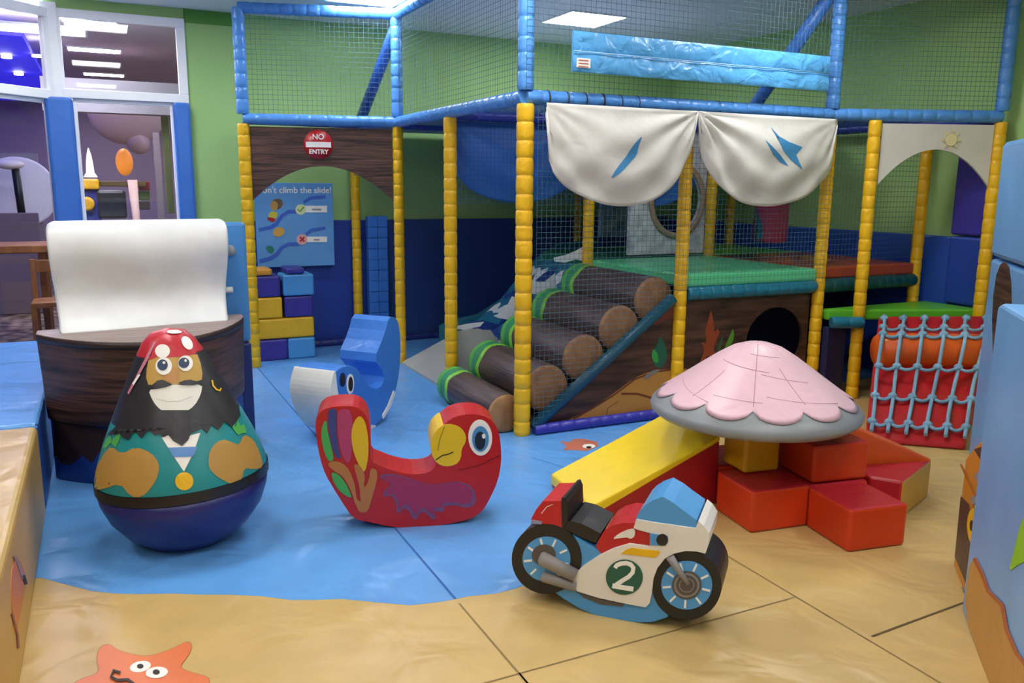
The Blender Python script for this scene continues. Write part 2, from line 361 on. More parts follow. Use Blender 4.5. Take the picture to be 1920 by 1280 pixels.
# blue star ceiling beyond the left window
q = MB(); q.bb((-4.2, 9.2, 2.9), (-.52, 16.5, 2.96), mat('blue_lit_ceiling', '2C22D8', .6, emit=1.3)); 
q.build('star_ceiling', label='glowing deep blue ceiling raft seen through the upper left window', cat='ceiling feature')
for k, (px, py) in enumerate(((12, 105), (35, 137), (70, 103))):
    p = PZ(px, py, 2.89); q = MB(); q.lathe([(.001, 0), (.05, 0), (.05, .02), (.001, .02)], p-Vector((0, 0, .02)), GLOW2, 12)
    q.build('spotlight', label=['round white spotlight in the blue ceiling, leftmost of the three', 'round white spotlight in the blue ceiling, lowest of the three', 'round white spotlight in the blue ceiling, nearest the window frame'][k], cat='spotlight', group='spotlights in the blue ceiling')
p0 = PZ(12, 50, 2.88); p1 = PZ(70, 55, 2.88); led_panel((p0.x+p1.x)/2, (p0.y+p1.y)/2, 2.89, 'long white light seen through the upper left window in the blue ceiling', None, 1.0, .45, 'strip_light', GLOW2)

# ------------------------------------------------------------------ things in the cafe behind the glass
def pxbox(x0, y0, x1, y1, Y, t, m, name, label, cat, bev=.01, group=None):
    a = PY(x0, y0, Y); b = PY(x1, y1, Y); q = MB(); q.bb((a.x, Y, max(0, b.z)), (b.x, Y+t, a.z), m); return q.build(name, bev=bev, label=label, cat=cat, group=group)
q = MB(); a = PY(143, 190, 9.6); b = PY(318, 216, 9.6); q.bb((a.x-.3, 9.6, b.z), (b.x+.2, 9.8, 2.6), GREYP); struct(q, 'trim_4')
q = MB(); a = PY(284, 216, 9.6); q.bb((a.x, 9.6, 0), (a.x+.06, 9.7, 2.1), mat('taupe_frame', '83757A', .6)); struct(q, 'trim_5')
pxbox(300, 195, 328, 400, 9.9, .05, mat('olive_curtain', '5C6A3A', .8, .2, 12, col2='6E7448'), 'curtain', 'olive green curtain hanging behind the glass door at its right edge', 'curtain')
q = MB(); a = PY(238, 222, 11.); q.sphere((a.x, 11, a.z+.05), .42, mat('mauve_balloon_skin', 'BCA2AC', .4), 24, (1, .5, .85)); q.sphere((a.x+.1, 10.95, a.z-.28), .13, mat('mauve_balloon_skin', '8A7078'), 16)
q.build('hanging_inflatable', label='round mauve inflatable hanging behind the glass door', cat='decoration')
# arcade style counter with lamps
t = thing('play_counter', 'yellow topped counter with dark front behind the glass door', 'counter', (PY(200, 400, 10.2).x, 10.2, 0))
a = PY(147, 335, 10.2); b = PY(187, 355, 10.2); q = MB(); q.bb((a.x, 10.1, b.z), (b.x, 10.5, a.z), YEL); q.build('yellow_top', t, .02)
q = MB(); q.bb((a.x, 10.15, 0), (b.x, 10.5, b.z), NAVY); q.build('front', t, .01)
b2 = PY(255, 336, 10.2); q = MB(); q.bb((b.x, 10.2, a.z-.08), (b2.x+.1, 10.6, a.z-.02), mat('dark_olive', '5A4A18', .6)); q.build('shelf', t, .01)
q = MB(); c = PY(163, 382, 10.1); q.lathe([(.045, 0), (.075, .0), (.075, .03), (.045, .03)], c, YEL, 20, axis=(0, 1, 0)); q.build('ring', t)
q = MB(); c = PY(170, 332, 10.3); q.loft([[c+Vector((dx*w, dy, z)) for dx, dy in ((-1, 0), (0, -.05), (1, 0), (0, .05))] for w, z in ((.07, 0), (.04, .05), (.034, .15), (.022, .24), (.004, .31))], mat('lit_white_lamp', 'FFFFFF', .5, emit=2.5), True)
q.build('flame_lamp', label='white glowing pointed lamp on the yellow counter behind the glass door', cat='lamp')
q = MB(); c = PY(235, 328, 10.4); q.sphere(c+Vector((0, 0, .14)), .15, mat('lit_orange_lamp', 'E88A2A', .5, emit=.8), 14, (.6, .6, 1.0)); q.build('orange_lamp', label='small glowing orange lamp right of the white pointed lamp behind the glass', cat='lamp')
q = MB(); a = PY(248, 337, 9.9); q.tube([(a.x, 9.9, a.z), (a.x+.02, 9.9, .9), (a.x+.03, 9.9, .6)], [.05, .028, .03], mat('pale_pedestal', 'D8B8A8', .5), 10); q.lathe([(.001, 0), (.12, 0), (.12, .03), (.03, .06)], (a.x+.03, 9.9, .57), mat('pale_pedestal', 'D8B8A8'), 14); q.tube([(a.x+.03, 9.9, .57), (a.x+.03, 9.9, 0)], .03, mat('pale_pedestal', 'D8B8A8'))
q.build('pedestal', label='slender pale pedestal standing in front of the counter behind the glass door', cat='stand')
t = thing('office_chair', 'black chair in shadow between counter and pedestal behind the glass door', 'chair', (PY(205, 380, 10.).x, 9.95, 0))
c = PY(210, 375, 9.75); q = MB(); q.box((c.x, 9.95, c.z-.05), (.28, .07, .3), BLK); q.build('backrest', t, .03); q = MB(); q.box((c.x, 9.75, .48), (.3, .36, .07), BLK); q.build('seat', t, .02)
for sx in (-1, 1):
    for sy in (-1, 1): q = MB(); q.tube([(c.x+sx*.12, 9.75+sy*.17, .45), (c.x+sx*.13, 9.75+sy*.19, 0)], .015, BLK); q.build('leg', t)
for k, (c, nm) in enumerate((('8E2436', 'red'), ('3E5A24', 'green'), ('4A4034', 'brown'))):
    pxbox(260, 340+18*k, 282, 357+18*k, 10.3, .2, vin('cube_'+nm, c), 'foam_cube', '%s soft cube in the stack behind the glass door' % nm, 'soft cube', group='stacked soft cubes in the cafe')
# far left: low partition, poster arch, rail, chair
pxbox(-40, 400, 92, 620, 11.6, .15, mat('mauve_partition', '6E6270', .8), 'low_partition', 'low mauve partition wall in the cafe behind the left glass door', 'partition')
q = MB(); a = PY(-30, 285, 12.6); b = PY(80, 405, 12.6); q.bb((a.x, 12.6, b.z-.3), (b.x, 12.7, a.z), mat('grey_board', '8A868E', .7)); pc = PY(35, 360, 12.6)
q.lathe([(.42, 0), (.45, 0), (.45, .03), (.42, .03)], (pc.x, 12.57, pc.z), FRAMEW, 28, axis=(0, 1, 0)); q.build('arch_board', label='grey board with a pale ring, beyond the mauve partition at far left', cat='board')
q = MB(); a = PY(28, 312, 12.2); q.tube([(a.x, 12.2, a.z), (a.x+.03, 12.2, a.z-.75)], .045, BLK); q.sphere((a.x-.05, 12.2, a.z+.02), .12, WHT, 12, (1.3, .8, .5)); q.tube([(a.x+.03, 12.2, a.z-.75), (a.x+.03, 12.2, 0)], .045, BLK)
q.build('pole_lamp', label='dark pole with a white head in front of the grey board at far left', cat='lamp')
q = MB(); a = PY(-60, 462, 9.3); b = PY(90, 474, 9.3)
t = thing('cafe_table', 'brown wooden cafe table behind the left glass door', 'table', ((a.x+b.x)/2, 9.6, 0))
q.bb((a.x, 9.3, b.z-.0), (b.x, 9.9, a.z), PINE); q.build('tabletop', t, .01)
for x in (a.x+.08, b.x-.06):
    for y in (9.36, 9.84): q = MB(); q.bb((x-.03, y-.03, 0), (x+.03, y+.03, b.z), PINE); q.build('leg', t, .004)
a = PY(52, 510, 8.9); b = PY(98, 620, 8.9)
t = thing('wooden_chair', 'wooden cafe chair behind the glass, left of the white sail', 'chair', ((a.x+b.x)/2, 9.05, 0))
q = MB(); q.bb((a.x, 8.88, .42), (a.x+.42, 9.3, .47), PINE); q.build('seat', t, .008)
for x in (a.x+.02, a.x+.40):
    q = MB(); q.bb((x-.025, 8.88, 0), (x+.025, 8.93, .42), PINE); q.build('leg', t, .004); q = MB(); q.bb((x-.025, 9.25, 0), (x+.025, 9.3, .85), PINE); q.build('leg', t, .004)
q = MB(); q.bb((a.x+.045, 9.26, .72), (a.x+.375, 9.29, .84), PINE); q.build('backrest', t, .006)

# ------------------------------------------------------------------ the play frame
ZB, ZT = 2.12, 3.0
pf = thing('play_structure', 'large blue and yellow padded climbing frame hung with nets', 'climbing frame', (3.6, 6.2, 0))
P1 = (2.36, 4.64); PM = (2.36, 5.86); PA = (2.36, 7.07); PL = (1.13, 7.42); P2 = (3.57, 4.62); P3 = (4.85, 4.6); P4 = (5.12, 4.44); P5 = (6.0, 4.08)
def post(x, y, z0, z1, m=YEL, r=.048, name='post'):
    q = MB(); padded(q, (x, y, z0), (x, y, z1), r, m); o = q.build(name, pf); return o
for i, (x, y) in enumerate((P1, PM, PA, PL, P2, P3, P4, P5, (2.26, 8.1), (3.57, 5.86), (4.82, 5.86), (4.78, 8.08), (5.98, 4.66), (5.98, 6.95))):
    post(x, y, 0, ZB-.04, r=.054 if i == 0 else (.05 if i in (1, 3) else .046))
for x, y in (P1, PA, PL, P3, P5): post(x, y, ZB+.04, ZT+(.1 if (x, y) in (P1, P3, P5) else 0), BLU, .05)
def bar(a, b, z, m=BLU, r=.046, z2=None):
    q = MB(); padded(q, (a[0], a[1], z), (b[0], b[1], z if z2 is None else z2), r, m, seg=.115); return q.build('crossbar', pf)
for a, b in ((PL, PA), (PA, P1), (P1, P2), (P2, P3), (P3, P5)): bar(a, b, ZB)
for a, b in ((PL, PA), (PA, P1), (P1, P3), (P3, P5)): bar(a, b, ZT)
for a, b in (((2.36, 5.86), (3.57, 5.86)), ((3.57, 5.86), (4.82, 5.86)), ((2.36, 7.07), (3.57, 7.07)), ((3.57, 7.07), (5.98, 6.95)), ((3.57, 4.64), (3.57, 5.86)), ((4.82, 5.86), (5.98, 5.86)), (PA, (2.3, 8.15)), ((3.57, 5.86), (3.57, 8.15)), ((4.82, 4.62), (4.82, 8.1)), ((5.98, 4.1), (5.98, 8.1))):
    bar(a, b, ZB-.02, vin('purple_blue_sleeve', '3242A8', .36), .04)
for a, b, m in (((2.36, 7.1, 2.88), (2.32, 8.12, 2.16), vin('brace_blue', '2A5CB8', .33)), ((4.84, 4.68, 2.97), (4.84, 5.55, 2.1), vin('brace_light_blue', '4A84DC', .33))):
    q = MB(); q.tube([a, b], .05, m, 14); q.build('brace', pf)
# dark cable ties under the front bar
for k in range(18): 
    q = MB(); x = 2.5+k*.13; q.lathe([(.047, 0), (.05, 0), (.05, .006), (.047, .006)], (x, 4.635-.008*(x-2.4)/1.2, ZB), INK, 14, axis=(1, 0, 0)); q.bb((x-.003, 4.585, ZB-.09), (x+.003, 4.589, ZB-.02), INK); q.build('cable_tie', pf)
# nets
def net(a, b, z0, z1, sp=.036, m=NET, r=.0012, clip=None):
    a3 = Vector((a[0], a[1], z0)); d = Vector((b[0]-a[0], b[1]-a[1], 0)); q = MB(); q.net(a3, d, (0, 0, 1), d.length, z1-z0, m, sp, r, clip); return q.build('net', pf)
net((PL[0]+.05, PL[1]), (PA[0]-.05, PA[1]), ZB+.04, ZT-.04, .04); net((PA[0], PA[1]-.05), (P1[0], P1[1]+.05), ZB+.04, ZT-.04)
net((P1[0]-.02, P1[1]-.05), (P3[0], P3[1]-.05), ZB+.04, ZT-.02); net((P3[0]+.04, P3[1]-.03), (P5[0]-.04, P5[1]), ZB+.04, ZT+.05, .034, r=.0014)
# lower front net: cut along the diagonal rim, then down to the mat edge
zd = lambda x: max(.0, (x-2.42)*.8)
LN = P3[0]-2.42
net((2.42, 4.585), (P3[0], 4.55), .05, ZB-.05, .034, clip=(lambda u: (max(0, min((u+.02)*.74, .86)), ZB-.1), lambda v: (0, min(LN, v/.74-.02) if v < .84 else LN)))
net((2.4, 5.82), (3.54, 5.82), 1.46, ZB-.06, .034, NETB); net((4.86, 4.62), (5.95, 4.68), 1.05, ZB-.1, .04)

q = MB()   # horizontal roof nets at bar height
q.net((2.4, 4.7, ZB), (1, 0, 0), (0, 1, 0), 3.54, 1.1, NETB, .03, .0012); q.build('roof_net', pf)
q = MB(); q.bb((2.42, 5.93, ZB-.02), (5.94, 8.16, ZB+.005), vin('roof_board_vinyl', '8490A8', .5)); q.build('roof_board', pf)
q = MB(); q.net((1.2, 7.4, ZB), (1, 0, 0), (0, 1, 0), 1.1, .7, NETB, .026, .0024); q.build('roof_net', pf)

# arched panels laced between posts
def arch_panel(a, b, z_top, z_side, z_crown, m, th=.02, x0=.05, n=20):
    a, b = Vector((*a, 0)), Vector((*b, 0)); d = b-a; L = d.length; d.normalize(); nn = Vector((d.y, -d.x, 0))
    pts = [(x0, z_top), (L-x0, z_top)]
    for k in range(n+1):
        t = k/n; u = L-x0-t*(L-2*x0); s = 1-abs(2*t-1); pts.append((u, z_side+(z_crown-z_side)*(1-(1-s)**2.0)))
    A = [a+d*u+Vector((0, 0, z))+nn*th/2 for u, z in pts]
    q = MB(); q.prism(A, [v-nn*th for v in A], m); o = q.build('arch_panel', pf); return o, a, d, nn
o1, a, d, nn = arch_panel(PL, PA, ZB-.06, 1.45, 1.74, PLANKX)
tag(o1, 'arched panel printed like dark brown planks')
c = PY(597, 271, 7.23); c = Vector((0, 0, c.z))+a+d*((PV(597, 271, a+nn*.02, nn)-a).dot(d))
q = MB(); q.lathe([(.001, 0), (.122, 0), (.122, .006), (.001, .006)], c+nn*.012, RED, 36, axis=nn)
q.box(c+nn*.0185, (.21, .004, .045), EYEW, math.atan2(d.y, d.x))
text_mb(q, 'NO', .062, c+nn*.019+Vector((0, 0, .063)), d, (0, 0, 1), EYEW, bold=.0015); text_mb(q, 'ENTRY', .052, c+nn*.019-Vector((0, 0, .06)), d, (0, 0, 1), EYEW, bold=.0015)
s1 = q.build('no_entry_sign', o1, label='round red NO ENTRY sign with a white bar')
o2, a, d, nn = arch_panel(P4, P5, ZB-.06, 1.62, 1.88, vin('white_sheet', 'D2CFC8', .5, .15, 5))
tag(o2, 'arched white sheet panel with a small yellow sun')
c = PV(1783, 262, a+nn*.02, nn); q = MB(); q.lathe([(.001, 0), (.045, 0), (.045, .002), (.001, .002)], c, mat('pale_sun_print', 'DDD2A0', .6), 20, axis=nn, smooth=False)
for k in range(8):
    th = k*PI/4; v = d*math.cos(th)+Vector((0, 0, math.sin(th))); w_ = d*-math.sin(th)+Vector((0, 0, math.cos(th)))
    q.faces([c+v*.05-w_*.012, c+v*.05+w_*.012, c+v*.085], [(0, 1, 2)], mat('pale_sun_print', 'E4D68A'))
q.build('sun_print', o2)

# diagonal rim, platform rims and base rolls
q = MB(); q.tube([(2.43, 4.62, .05), (3.5, 4.61, .84)], .04, vin('dark_teal_vinyl', '0E4A62', .36), 12); q.build('stair_rim', pf)
RIM = TEALB
def rim(a, b, r=.05, m=RIM, nm='platform_rim'): q = MB(); padded(q, a, b, r, m, seg=.1); return q.build(nm, pf)
rim((3.62, 4.62, .865), (4.80, 4.6, .865)); rim((4.88, 4.62, .86), (5.96, 4.66, .86), .055, vin('dark_green_teal', '0C4A52', .4)); rim((4.88, 4.48, .6), (5.1, 4.38, .6), .045)
rim((2.43, 4.6, .035), (3.62, 4.58, .035), .036, vin('base_roll_violet', '3434A0', .34), 'base_roll'); rim((3.62, 4.58, .035), (4.8, 4.56, .035), .036, vin('base_roll_violet', '3434A0'), 'base_roll')
rim((3.62, 4.6, .03), (3.7, 4.6, .03), .045, RED, 'base_roll')

# printed seabed panel with a round crawl hole
YM = 4.64
hx, hz, hr = 4.47, .47, .25
outer = [(4.80, .02), (4.80, .84), (3.62, .84), (3.5, .8), (2.46, .05), (2.46, .02)]
def ring_pts(n=30): return [(hx+hr*1.1*math.cos(PI/2+2*PI*k/n), hz+hr*math.sin(PI/2+2*PI*k/n)) for k in range(n+1)]
# keyhole outline: outer edge, slit up to the hole, hole, back
pts = [(hx-.001, .84)]+[(3.62, .84), (3.5, .8), (2.46, .05), (2.46, .02), (4.80, .02), (4.80, .84), (hx+.001, .84)]
hole = ring_pts(); pts = pts+[(hx+.001, hz+hr)]+[(x, z) for x, z in hole[::-1]][1:-1]+[(hx-.001, hz+hr)]
q = MB(); A = [Vector((x, YM-.012, z)) for x, z in pts]; q.prism(A, [v+Vector((0, .02, 0)) for v in A], MURAL)
mp = q.build('mural_panel', pf); tag(mp, 'seabed panel printed with brown wreck planks, sand, coral and leaves')
yq = YM-.014
def mplate(items, name, lab=None, y=yq):
    q = MB()
    for poly, m, dy in items:
        A = [PY(px, py, y-dy) for px, py in poly]; q.prism(A, [v+Vector((0, .0015, 0)) for v in A], m)
    o = q.build(name, mp);  return tag(o, lab) if lab else o
sand = smooth_poly([(1062, 789), (1085, 778), (1115, 762), (1150, 738), (1190, 708), (1225, 694), (1290, 690), (1340, 700), (1420, 705), (1500, 690), (1535, 660), (1540, 738), (1400, 760), (1212, 780)], 1)
mplate([(sand, vin('seabed_sand', 'B07E38', .45, .1), 0), (stroke([(1075, 785), (1110, 766), (1150, 741), (1190, 711), (1225, 697), (1260, 693)], 3), mat('sand_edge_print', '6A3418', .5), .001), (stroke([(1165, 738), (1195, 738), (1230, 748)], 4), mat('sand_edge_print', '6A3418'), .001), (stroke([(1135, 785), (1140, 765), (1160, 752)], 2.5), mat('sand_edge2', '8C6428', .5), .001)], 'sand_print')
lf = smooth_poly([(1237, 627), (1247, 645), (1252, 668), (1243, 688), (1231, 690), (1222, 675), (1226, 655), (1233, 645)], 1)
mplate([(lf, vin('leaf_print', '155A48', .45, 0), 0), (smooth_poly([(1225, 652), (1234, 664), (1235, 680), (1228, 680), (1221, 668)], 1), vin('leaf_light_print', '2E9A44', .45, 0), .001)], 'leaf_print')
mplate([(smooth_poly([(1333, 578), (1338, 600), (1340, 625), (1345, 615), (1350, 622), (1342, 640), (1337, 652), (1342, 665), (1335, 690), (1328, 660), (1315, 690), (1310, 685), (1322, 655), (1314, 640), (1325, 645), (1322, 620), (1328, 600)], 1), vin('coral_print', '8E4024', .45, 0), 0)], 'coral_print')
mplate([(smooth_poly([(1375, 614), (1377, 632), (1370, 648), (1358, 662), (1356, 660), (1362, 644), (1368, 630)], 1), vin('weed_print', '4E8A2A', .45, 0), 0), (smooth_poly([(1356, 628), (1354, 645), (1348, 660), (1344, 658), (1350, 640)], 1), vin('weed_dark_print', '1E5A34', .45, 0), 0)], 'seaweed_print')
mplate([(smooth_poly([(1205, 708), (1218, 697), (1232, 692), (1240, 693), (1226, 702), (1212, 712)], 1), vin('pebble_print', '7A7672', .45, 0), .0012)], 'pebble_print')
mplate([(smooth_poly([(1205, 605), (1240, 585), (1275, 566), (1275, 590), (1250, 600), (1225, 612)], 1), vin('wreck_red_print', '6A3428', .45, 0), 0)], 'wreck_print')
# dark mat under the lime deck
q = MB(); q.bb((4.88, 4.5, 0), (5.08, 4.56, .56), vin('dark_navy_mat', '141E4A', .5)); q.build('under_deck_pad', pf, .01)
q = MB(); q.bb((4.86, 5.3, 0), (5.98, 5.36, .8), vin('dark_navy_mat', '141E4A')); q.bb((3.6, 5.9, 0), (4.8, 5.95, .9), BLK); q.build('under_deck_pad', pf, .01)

# decks
def deck(poly, z, t, m, name, label, bev=.015):
    q = MB(); q.prism([Vector((x, y, z)) for x, y in poly], [Vector((x, y, z-t)) for x, y in poly], m); return q.build(name, bev=bev, label=label, cat='play mat')
deck([(3.62, 4.6), (4.80, 4.58), (4.8, 5.84), (3.6, 5.84), (3.59, 4.9)], 1.0, .09, GRN, 'deck_mat', 'green padded deck mat at the top of the log stairs')
deck([(4.82, 4.64), (5.94, 4.64), (5.94, 5.84), (4.82, 5.84)], 1.0, .09, vin('rust_vinyl', 'A8462A', .36, .1, 4), 'deck_mat', 'rust red padded deck mat with a painted volcano, right of the green deck')
deck([(4.82, 5.88), (5.94, 5.88), (5.94, 8.1), (4.82, 8.1)], 1.0, .09, LIME, 'deck_mat', 'lime green deck mat at the back right, behind the rust red mat')
deck([(3.7, 5.96), (4.80, 5.96), (4.80, 7.0), (3.9, 7.0), (3.7, 6.9)], .99, .09, vin('deep_green_vinyl', '1E6A4A', .36), 'deck_mat', 'dark green deck mat at the back behind the white porthole panel')
deck([(4.9, 4.6), (4.88, 4.52), (5.12, 4.44), (5.98, 4.1), (6.05, 4.1), (6.05, 4.6)], .69, .08, LIME, 'deck_mat', 'low lime green step mat above the red climbing ramp')
# volcano painted on the rust mat
q = MB()
for poly, m, z in (([(4.84, 5.2), (5.0, 5.5), (5.3, 5.82), (4.84, 5.82)], vin('volcano_dark', '3A2A22', .4, 0), 1.0015), ([(4.86, 4.9), (5.2, 5.25), (5.5, 5.7), (5.3, 5.8), (5.0, 5.3)], vin('volcano_orange', 'D0622A', .4, 0), 1.003), ([(5.15, 4.85), (5.5, 5.1), (5.6, 5.5), (5.35, 5.3)], vin('volcano_yellow', 'D8902A', .4, 0), 1.0045)):
    q.prism([Vector((x, y, z)) for x, y in poly], [Vector((x, y, z-.0012)) for x, y in poly], m)
q.build('volcano_print', label='dark and orange volcano painted on the rust red deck mat', cat='floor print', base=True)

# white panel with a porthole in the middle of the frame
px_, pz_, pr_ = 4.48, 1.48, .27
n = 28; hole = [(px_+pr_*.95*math.cos(PI/2+2*PI*k/n), pz_+pr_*1.05*math.sin(PI/2+2*PI*k/n)) for k in range(n+1)]
pts = [(px_-.001, 2.05), (4.0, 2.05), (4.0, 1.02), (4.79, 1.02), (4.79, 2.05), (px_+.001, 2.05), (px_+.001, pz_+pr_*1.05)]+hole[::-1][1:-1]+[(px_-.001, pz_+pr_*1.05)]
q = MB(); A = [Vector((x, 5.9, z)) for x, z in pts]; q.prism(A, [v+Vector((0, .04, 0)) for v in A], mat('white_speckle_print', 'DADBE4', .5, .1, 10, col2='A4A8B8', nscale=14))
q2 = MB(); q2.loft([[Vector((px_+rr*.95*math.cos(2*PI*k/n), y, pz_+rr*1.05*math.sin(2*PI*k/n))) for k in range(n)] for rr, y in ((pr_+.01, 5.885), (pr_+.04, 5.88), (pr_+.045, 5.9), (pr_-.005, 5.9), (pr_-.005, 5.885), (pr_+.01, 5.885))], mat('porthole_rim_print', 'A58A74', .5), True, False)
pp = thing('porthole_panel', 'white speckled panel with a round porthole standing on the green deck', 'panel', (4.4, 5.92, 1.0))
q.build('panel', pp); q2.build('porthole_rim', pp)
# printed slide-entrance board left of it
q = MB(); a = PY(1128, 382, 6.9); b = PY(1186, 442, 6.9); q.bb((a.x, 6.9, b.z), (b.x+.1, 6.94, a.z+.3), mat('sea_notice_print', '5E86A0', .6, col2='AFC4D0', nscale=7)); q.bb((a.x, 6.895, b.z-.1), (b.x+.1, 6.945, b.z), NAVY)
q.build('notice_board', label='pale blue and white patterned board left of the porthole panel, behind the net', cat='board')
# punch bag
bx, by = PY(1443, 455, 5.3).x, 5.3
t = thing('punch_bag', 'maroon and blue hanging punch bag below the right white sail', 'punch bag', (bx, by, 1.13))
MAR = vin('maroon_vinyl', 'A02E56', .4, .3, 8); q = MB()
q.lathe([(.02, 1.14), (.12, 1.145), (.135, 1.17), (.14, 1.3), (.14, 1.62), (.13, 1.66), (.02, 1.67)], (bx, by, 0), MAR, 28); ob = q.build('bag', t)
q = MB(); decal(q, [(1404, 400), (1418, 388), (1428, 415), (1432, 440), (1428, 455), (1404, 453)], bvh_of(ob), vin('bag_blue', '22607A', .4), .002, 6); q.build('blue_patch', ob)
q = MB(); q.tube([(bx, by, 1.66), (bx, by, ZB-.03)], .012, NAVY); q.build('strap', t)

# log stairs
def log(x, z, y0, y1, lab, r=.164):
    t = thing('log_step', lab, 'log step', (x, (y0+y1)/2, z-r), 0, 'log stairs inside the play frame')
    q = MB(); q.lathe([(r-.006, 0), (r, .015), (r, (y1-y0)*.5), (r, y1-y0-.16), (r-.004, y1-y0-.15)], (x, y0, z), BARK, 32, axis=(0, 1, 0)); b = q.build('bark_cover', t)
    q = MB(); q.lathe([(.001, -.012), (r*.8, -.01), (r-.004, -.002), (r-.003, .012), (.001, .012)], (x, y0, z), SAWN, 32, axis=(0, 1, 0)); q.build('sawn_end', t)
    q = MB(); n = 30; L = y1-y0
    def rg(y, rr, amp=0, ph=0): return [Vector((x+rr*math.cos(2*PI*k/n), y0+y+amp*math.sin(k*2*PI/n*5+ph), z+rr*math.sin(2*PI*k/n))) for k in range(n)]
    q.loft([rg(L-.23, r+.001, .012, x*9), rg(L-.19, r+.006, .012, x*9)], vin('moss_edge', '7FC23A', .4), True, False); q.loft([rg(L-.19, r+.006, .012, x*9), rg(L-.1, r+.006, .01, 2)], vin('moss_mid', '2E8A5C', .4), True, False)
    q.loft([rg(L-.1, r+.006, .01, 2), rg(L-.05, r+.006, .006, 1)], vin('moss_light', '58B04A', .4), True, False); q.loft([rg(L-.05, r+.006, .006, 1), rg(L-.01, r-.01), rg(L, .02)], vin('moss_dark', '1E5C4C', .4), True, True)
    q.build('moss_cap', t); return t
names = ['lowest log step, lying on the blue mat beyond the parrot rocker', 'second log step from the floor, behind the nearest yellow post', 'middle log step of the five, brown with a green mossy end', 'fourth log step from the floor, just below the top one', 'top log step, level with the green deck']
for k in range(5): log(2.30+.280*k if k else 2.28, .085+.183*k if k else .13, 4.72+.0*k, 5.66+.03*k, names[k], .163 if k else .13)
# packing wedge the logs are fixed on
q = MB(); A = [Vector((x, 4.72, z)) for x, z in ((2.49, .0), (3.54, .0), (3.54, .685))]; q.prism(A, [v+Vector((0, .95, 0)) for v in A], vin('stair_base_vinyl', '33282A', .5)); q.build('stair_wedge', label='dark brown foam wedge under the log steps', cat='foam wedge')

# wave slide
t = thing('wave_slide', 'blue and teal wave slide with white foam print, left behind the log stairs', 'slide', (3.1, 6.45, 0))
bed = [(2.34, .02), (2.75, .2), (3.0, .3), (3.3, .52), (3.6, .85), (3.75, .95), (3.85, .96)]
for bp_, mm in ((bed[:3]+[(3.0, 0), (2.34, 0)], vin('slide_grey', 'A9ABA8', .36, .15)), (bed[2:]+[(3.85, 0), (3.0, 0)], vin('wave_bed_blue', '246A8E', .36, .15))):
    q = MB(); q.prism([Vector((x, 5.98, z)) for x, z in bp_], [Vector((x, 7.0, z)) for x, z in bp_], mm); sb_ = q.build('slide_bed', t)
def bedz(x):
    for (a, za), (b, zb) in zip(bed, bed[1:]):
        if x <= b: return za+(zb-za)*(x-a)/(b-a)
    return bed[-1][1]
q = MB()
for x0_, wd_, mm, ph in ((2.88, .10, vin('foam_print', 'D9DDE4', .4, .05), 0), (3.0, .08, vin('wave_navy_print', '1E3A86', .4), 1), (3.2, .10, vin('foam_print', 'D9DDE4'), 2), (3.33, .07, vin('wave_navy_print', '1E3A86'), .5), (3.52, .10, vin('foam_print', 'D9DDE4'), 1.4), (3.68, .05, vin('wave_turquoise_bed', '3E9AA8', .4), 0)):
    rings = []
    for k in range(25):
        y = 5.99+1.0*k/24; zg = .06*abs(((k*.31+ph) % 1)*2-1); w_ = wd_*(.4+.6*abs(math.sin(k*.8+ph)))
        rings.append([Vector((x0_-w_/2+zg+w_*j/4, y, bedz(x0_-w_/2+zg+w_*j/4)+.004)) for j in range(5)])
    q.loft(rings, mm, False, False, False)
q.build('wave_print', sb_)
wave = [(2.72, .32), (2.84, .37), (3.1, .405), (3.357, .54), (3.58, .735), (3.78, .93), (3.95, 1.04), (4.19, 1.065), (4.4, 1.04)]
low = [(4.4, .6), (3.9, .7), (3.6, .5), (3.35, .3), (3.0, .22), (2.72, .15)]
q = MB(); q.prism([Vector((x, 7.0, z)) for x, z in wave+low], [Vector((x, 7.06, z)) for x, z in wave+low], vin('wave_teal', '1A6072', .36)); q.build('wave_side', t, .01)
near = [(2.4, .07), (2.75, .26), (3.0, .38), (3.3, .62), (3.48, .85), (3.54, .93), (3.54, .0), (2.4, 0)]
q = MB(); A = [Vector((x, 5.9, z)) for x, z in near]; q.prism(A, [v+Vector((0, .06, 0)) for v in A], vin('wave_mid', '2A7A92', .36)); ns = q.build('wave_side', t, .01)
FO = vin('foam_print', 'D9DDE4', .4, .05); NV2 = vin('wave_navy_print', '1E3A86', .4); TQ = vin('wave_turquoise', '3E9AA8', .4)
q = MB()
for poly, m, y in (([(848, 622), (880, 618), (915, 612), (935, 640), (900, 690), (850, 700)], vin('slide_grey', 'A9ABA8'), 5.895), ([(870, 606), (905, 600), (935, 608), (942, 596), (962, 575), (955, 600), (925, 618), (905, 618)], NV2, 5.893), ([(850, 612), (882, 606), (908, 603), (900, 612), (870, 618), (850, 616)], FO, 5.889), ([(925, 592), (945, 585), (960, 555), (972, 560), (958, 600), (935, 596)], FO, 5.889),
                   ([(985, 545), (998, 525), (1015, 530), (1028, 518), (1040, 505), (1045, 548), (1020, 552), (990, 550)], FO, 5.889), ([(1005, 525), (1020, 512), (1045, 500), (1040, 512), (1020, 528)], NV2, 5.886), ([(1038, 483), (1060, 478), (1080, 470), (1100, 458), (1108, 492), (1080, 486), (1060, 492), (1040, 490)], FO, 5.889)):
    A = [PY(x, yy_, y) for x, yy_ in poly]; q.prism(A, [v+Vector((0, .003, 0)) for v in A], m)
q.build('foam_print', ns)

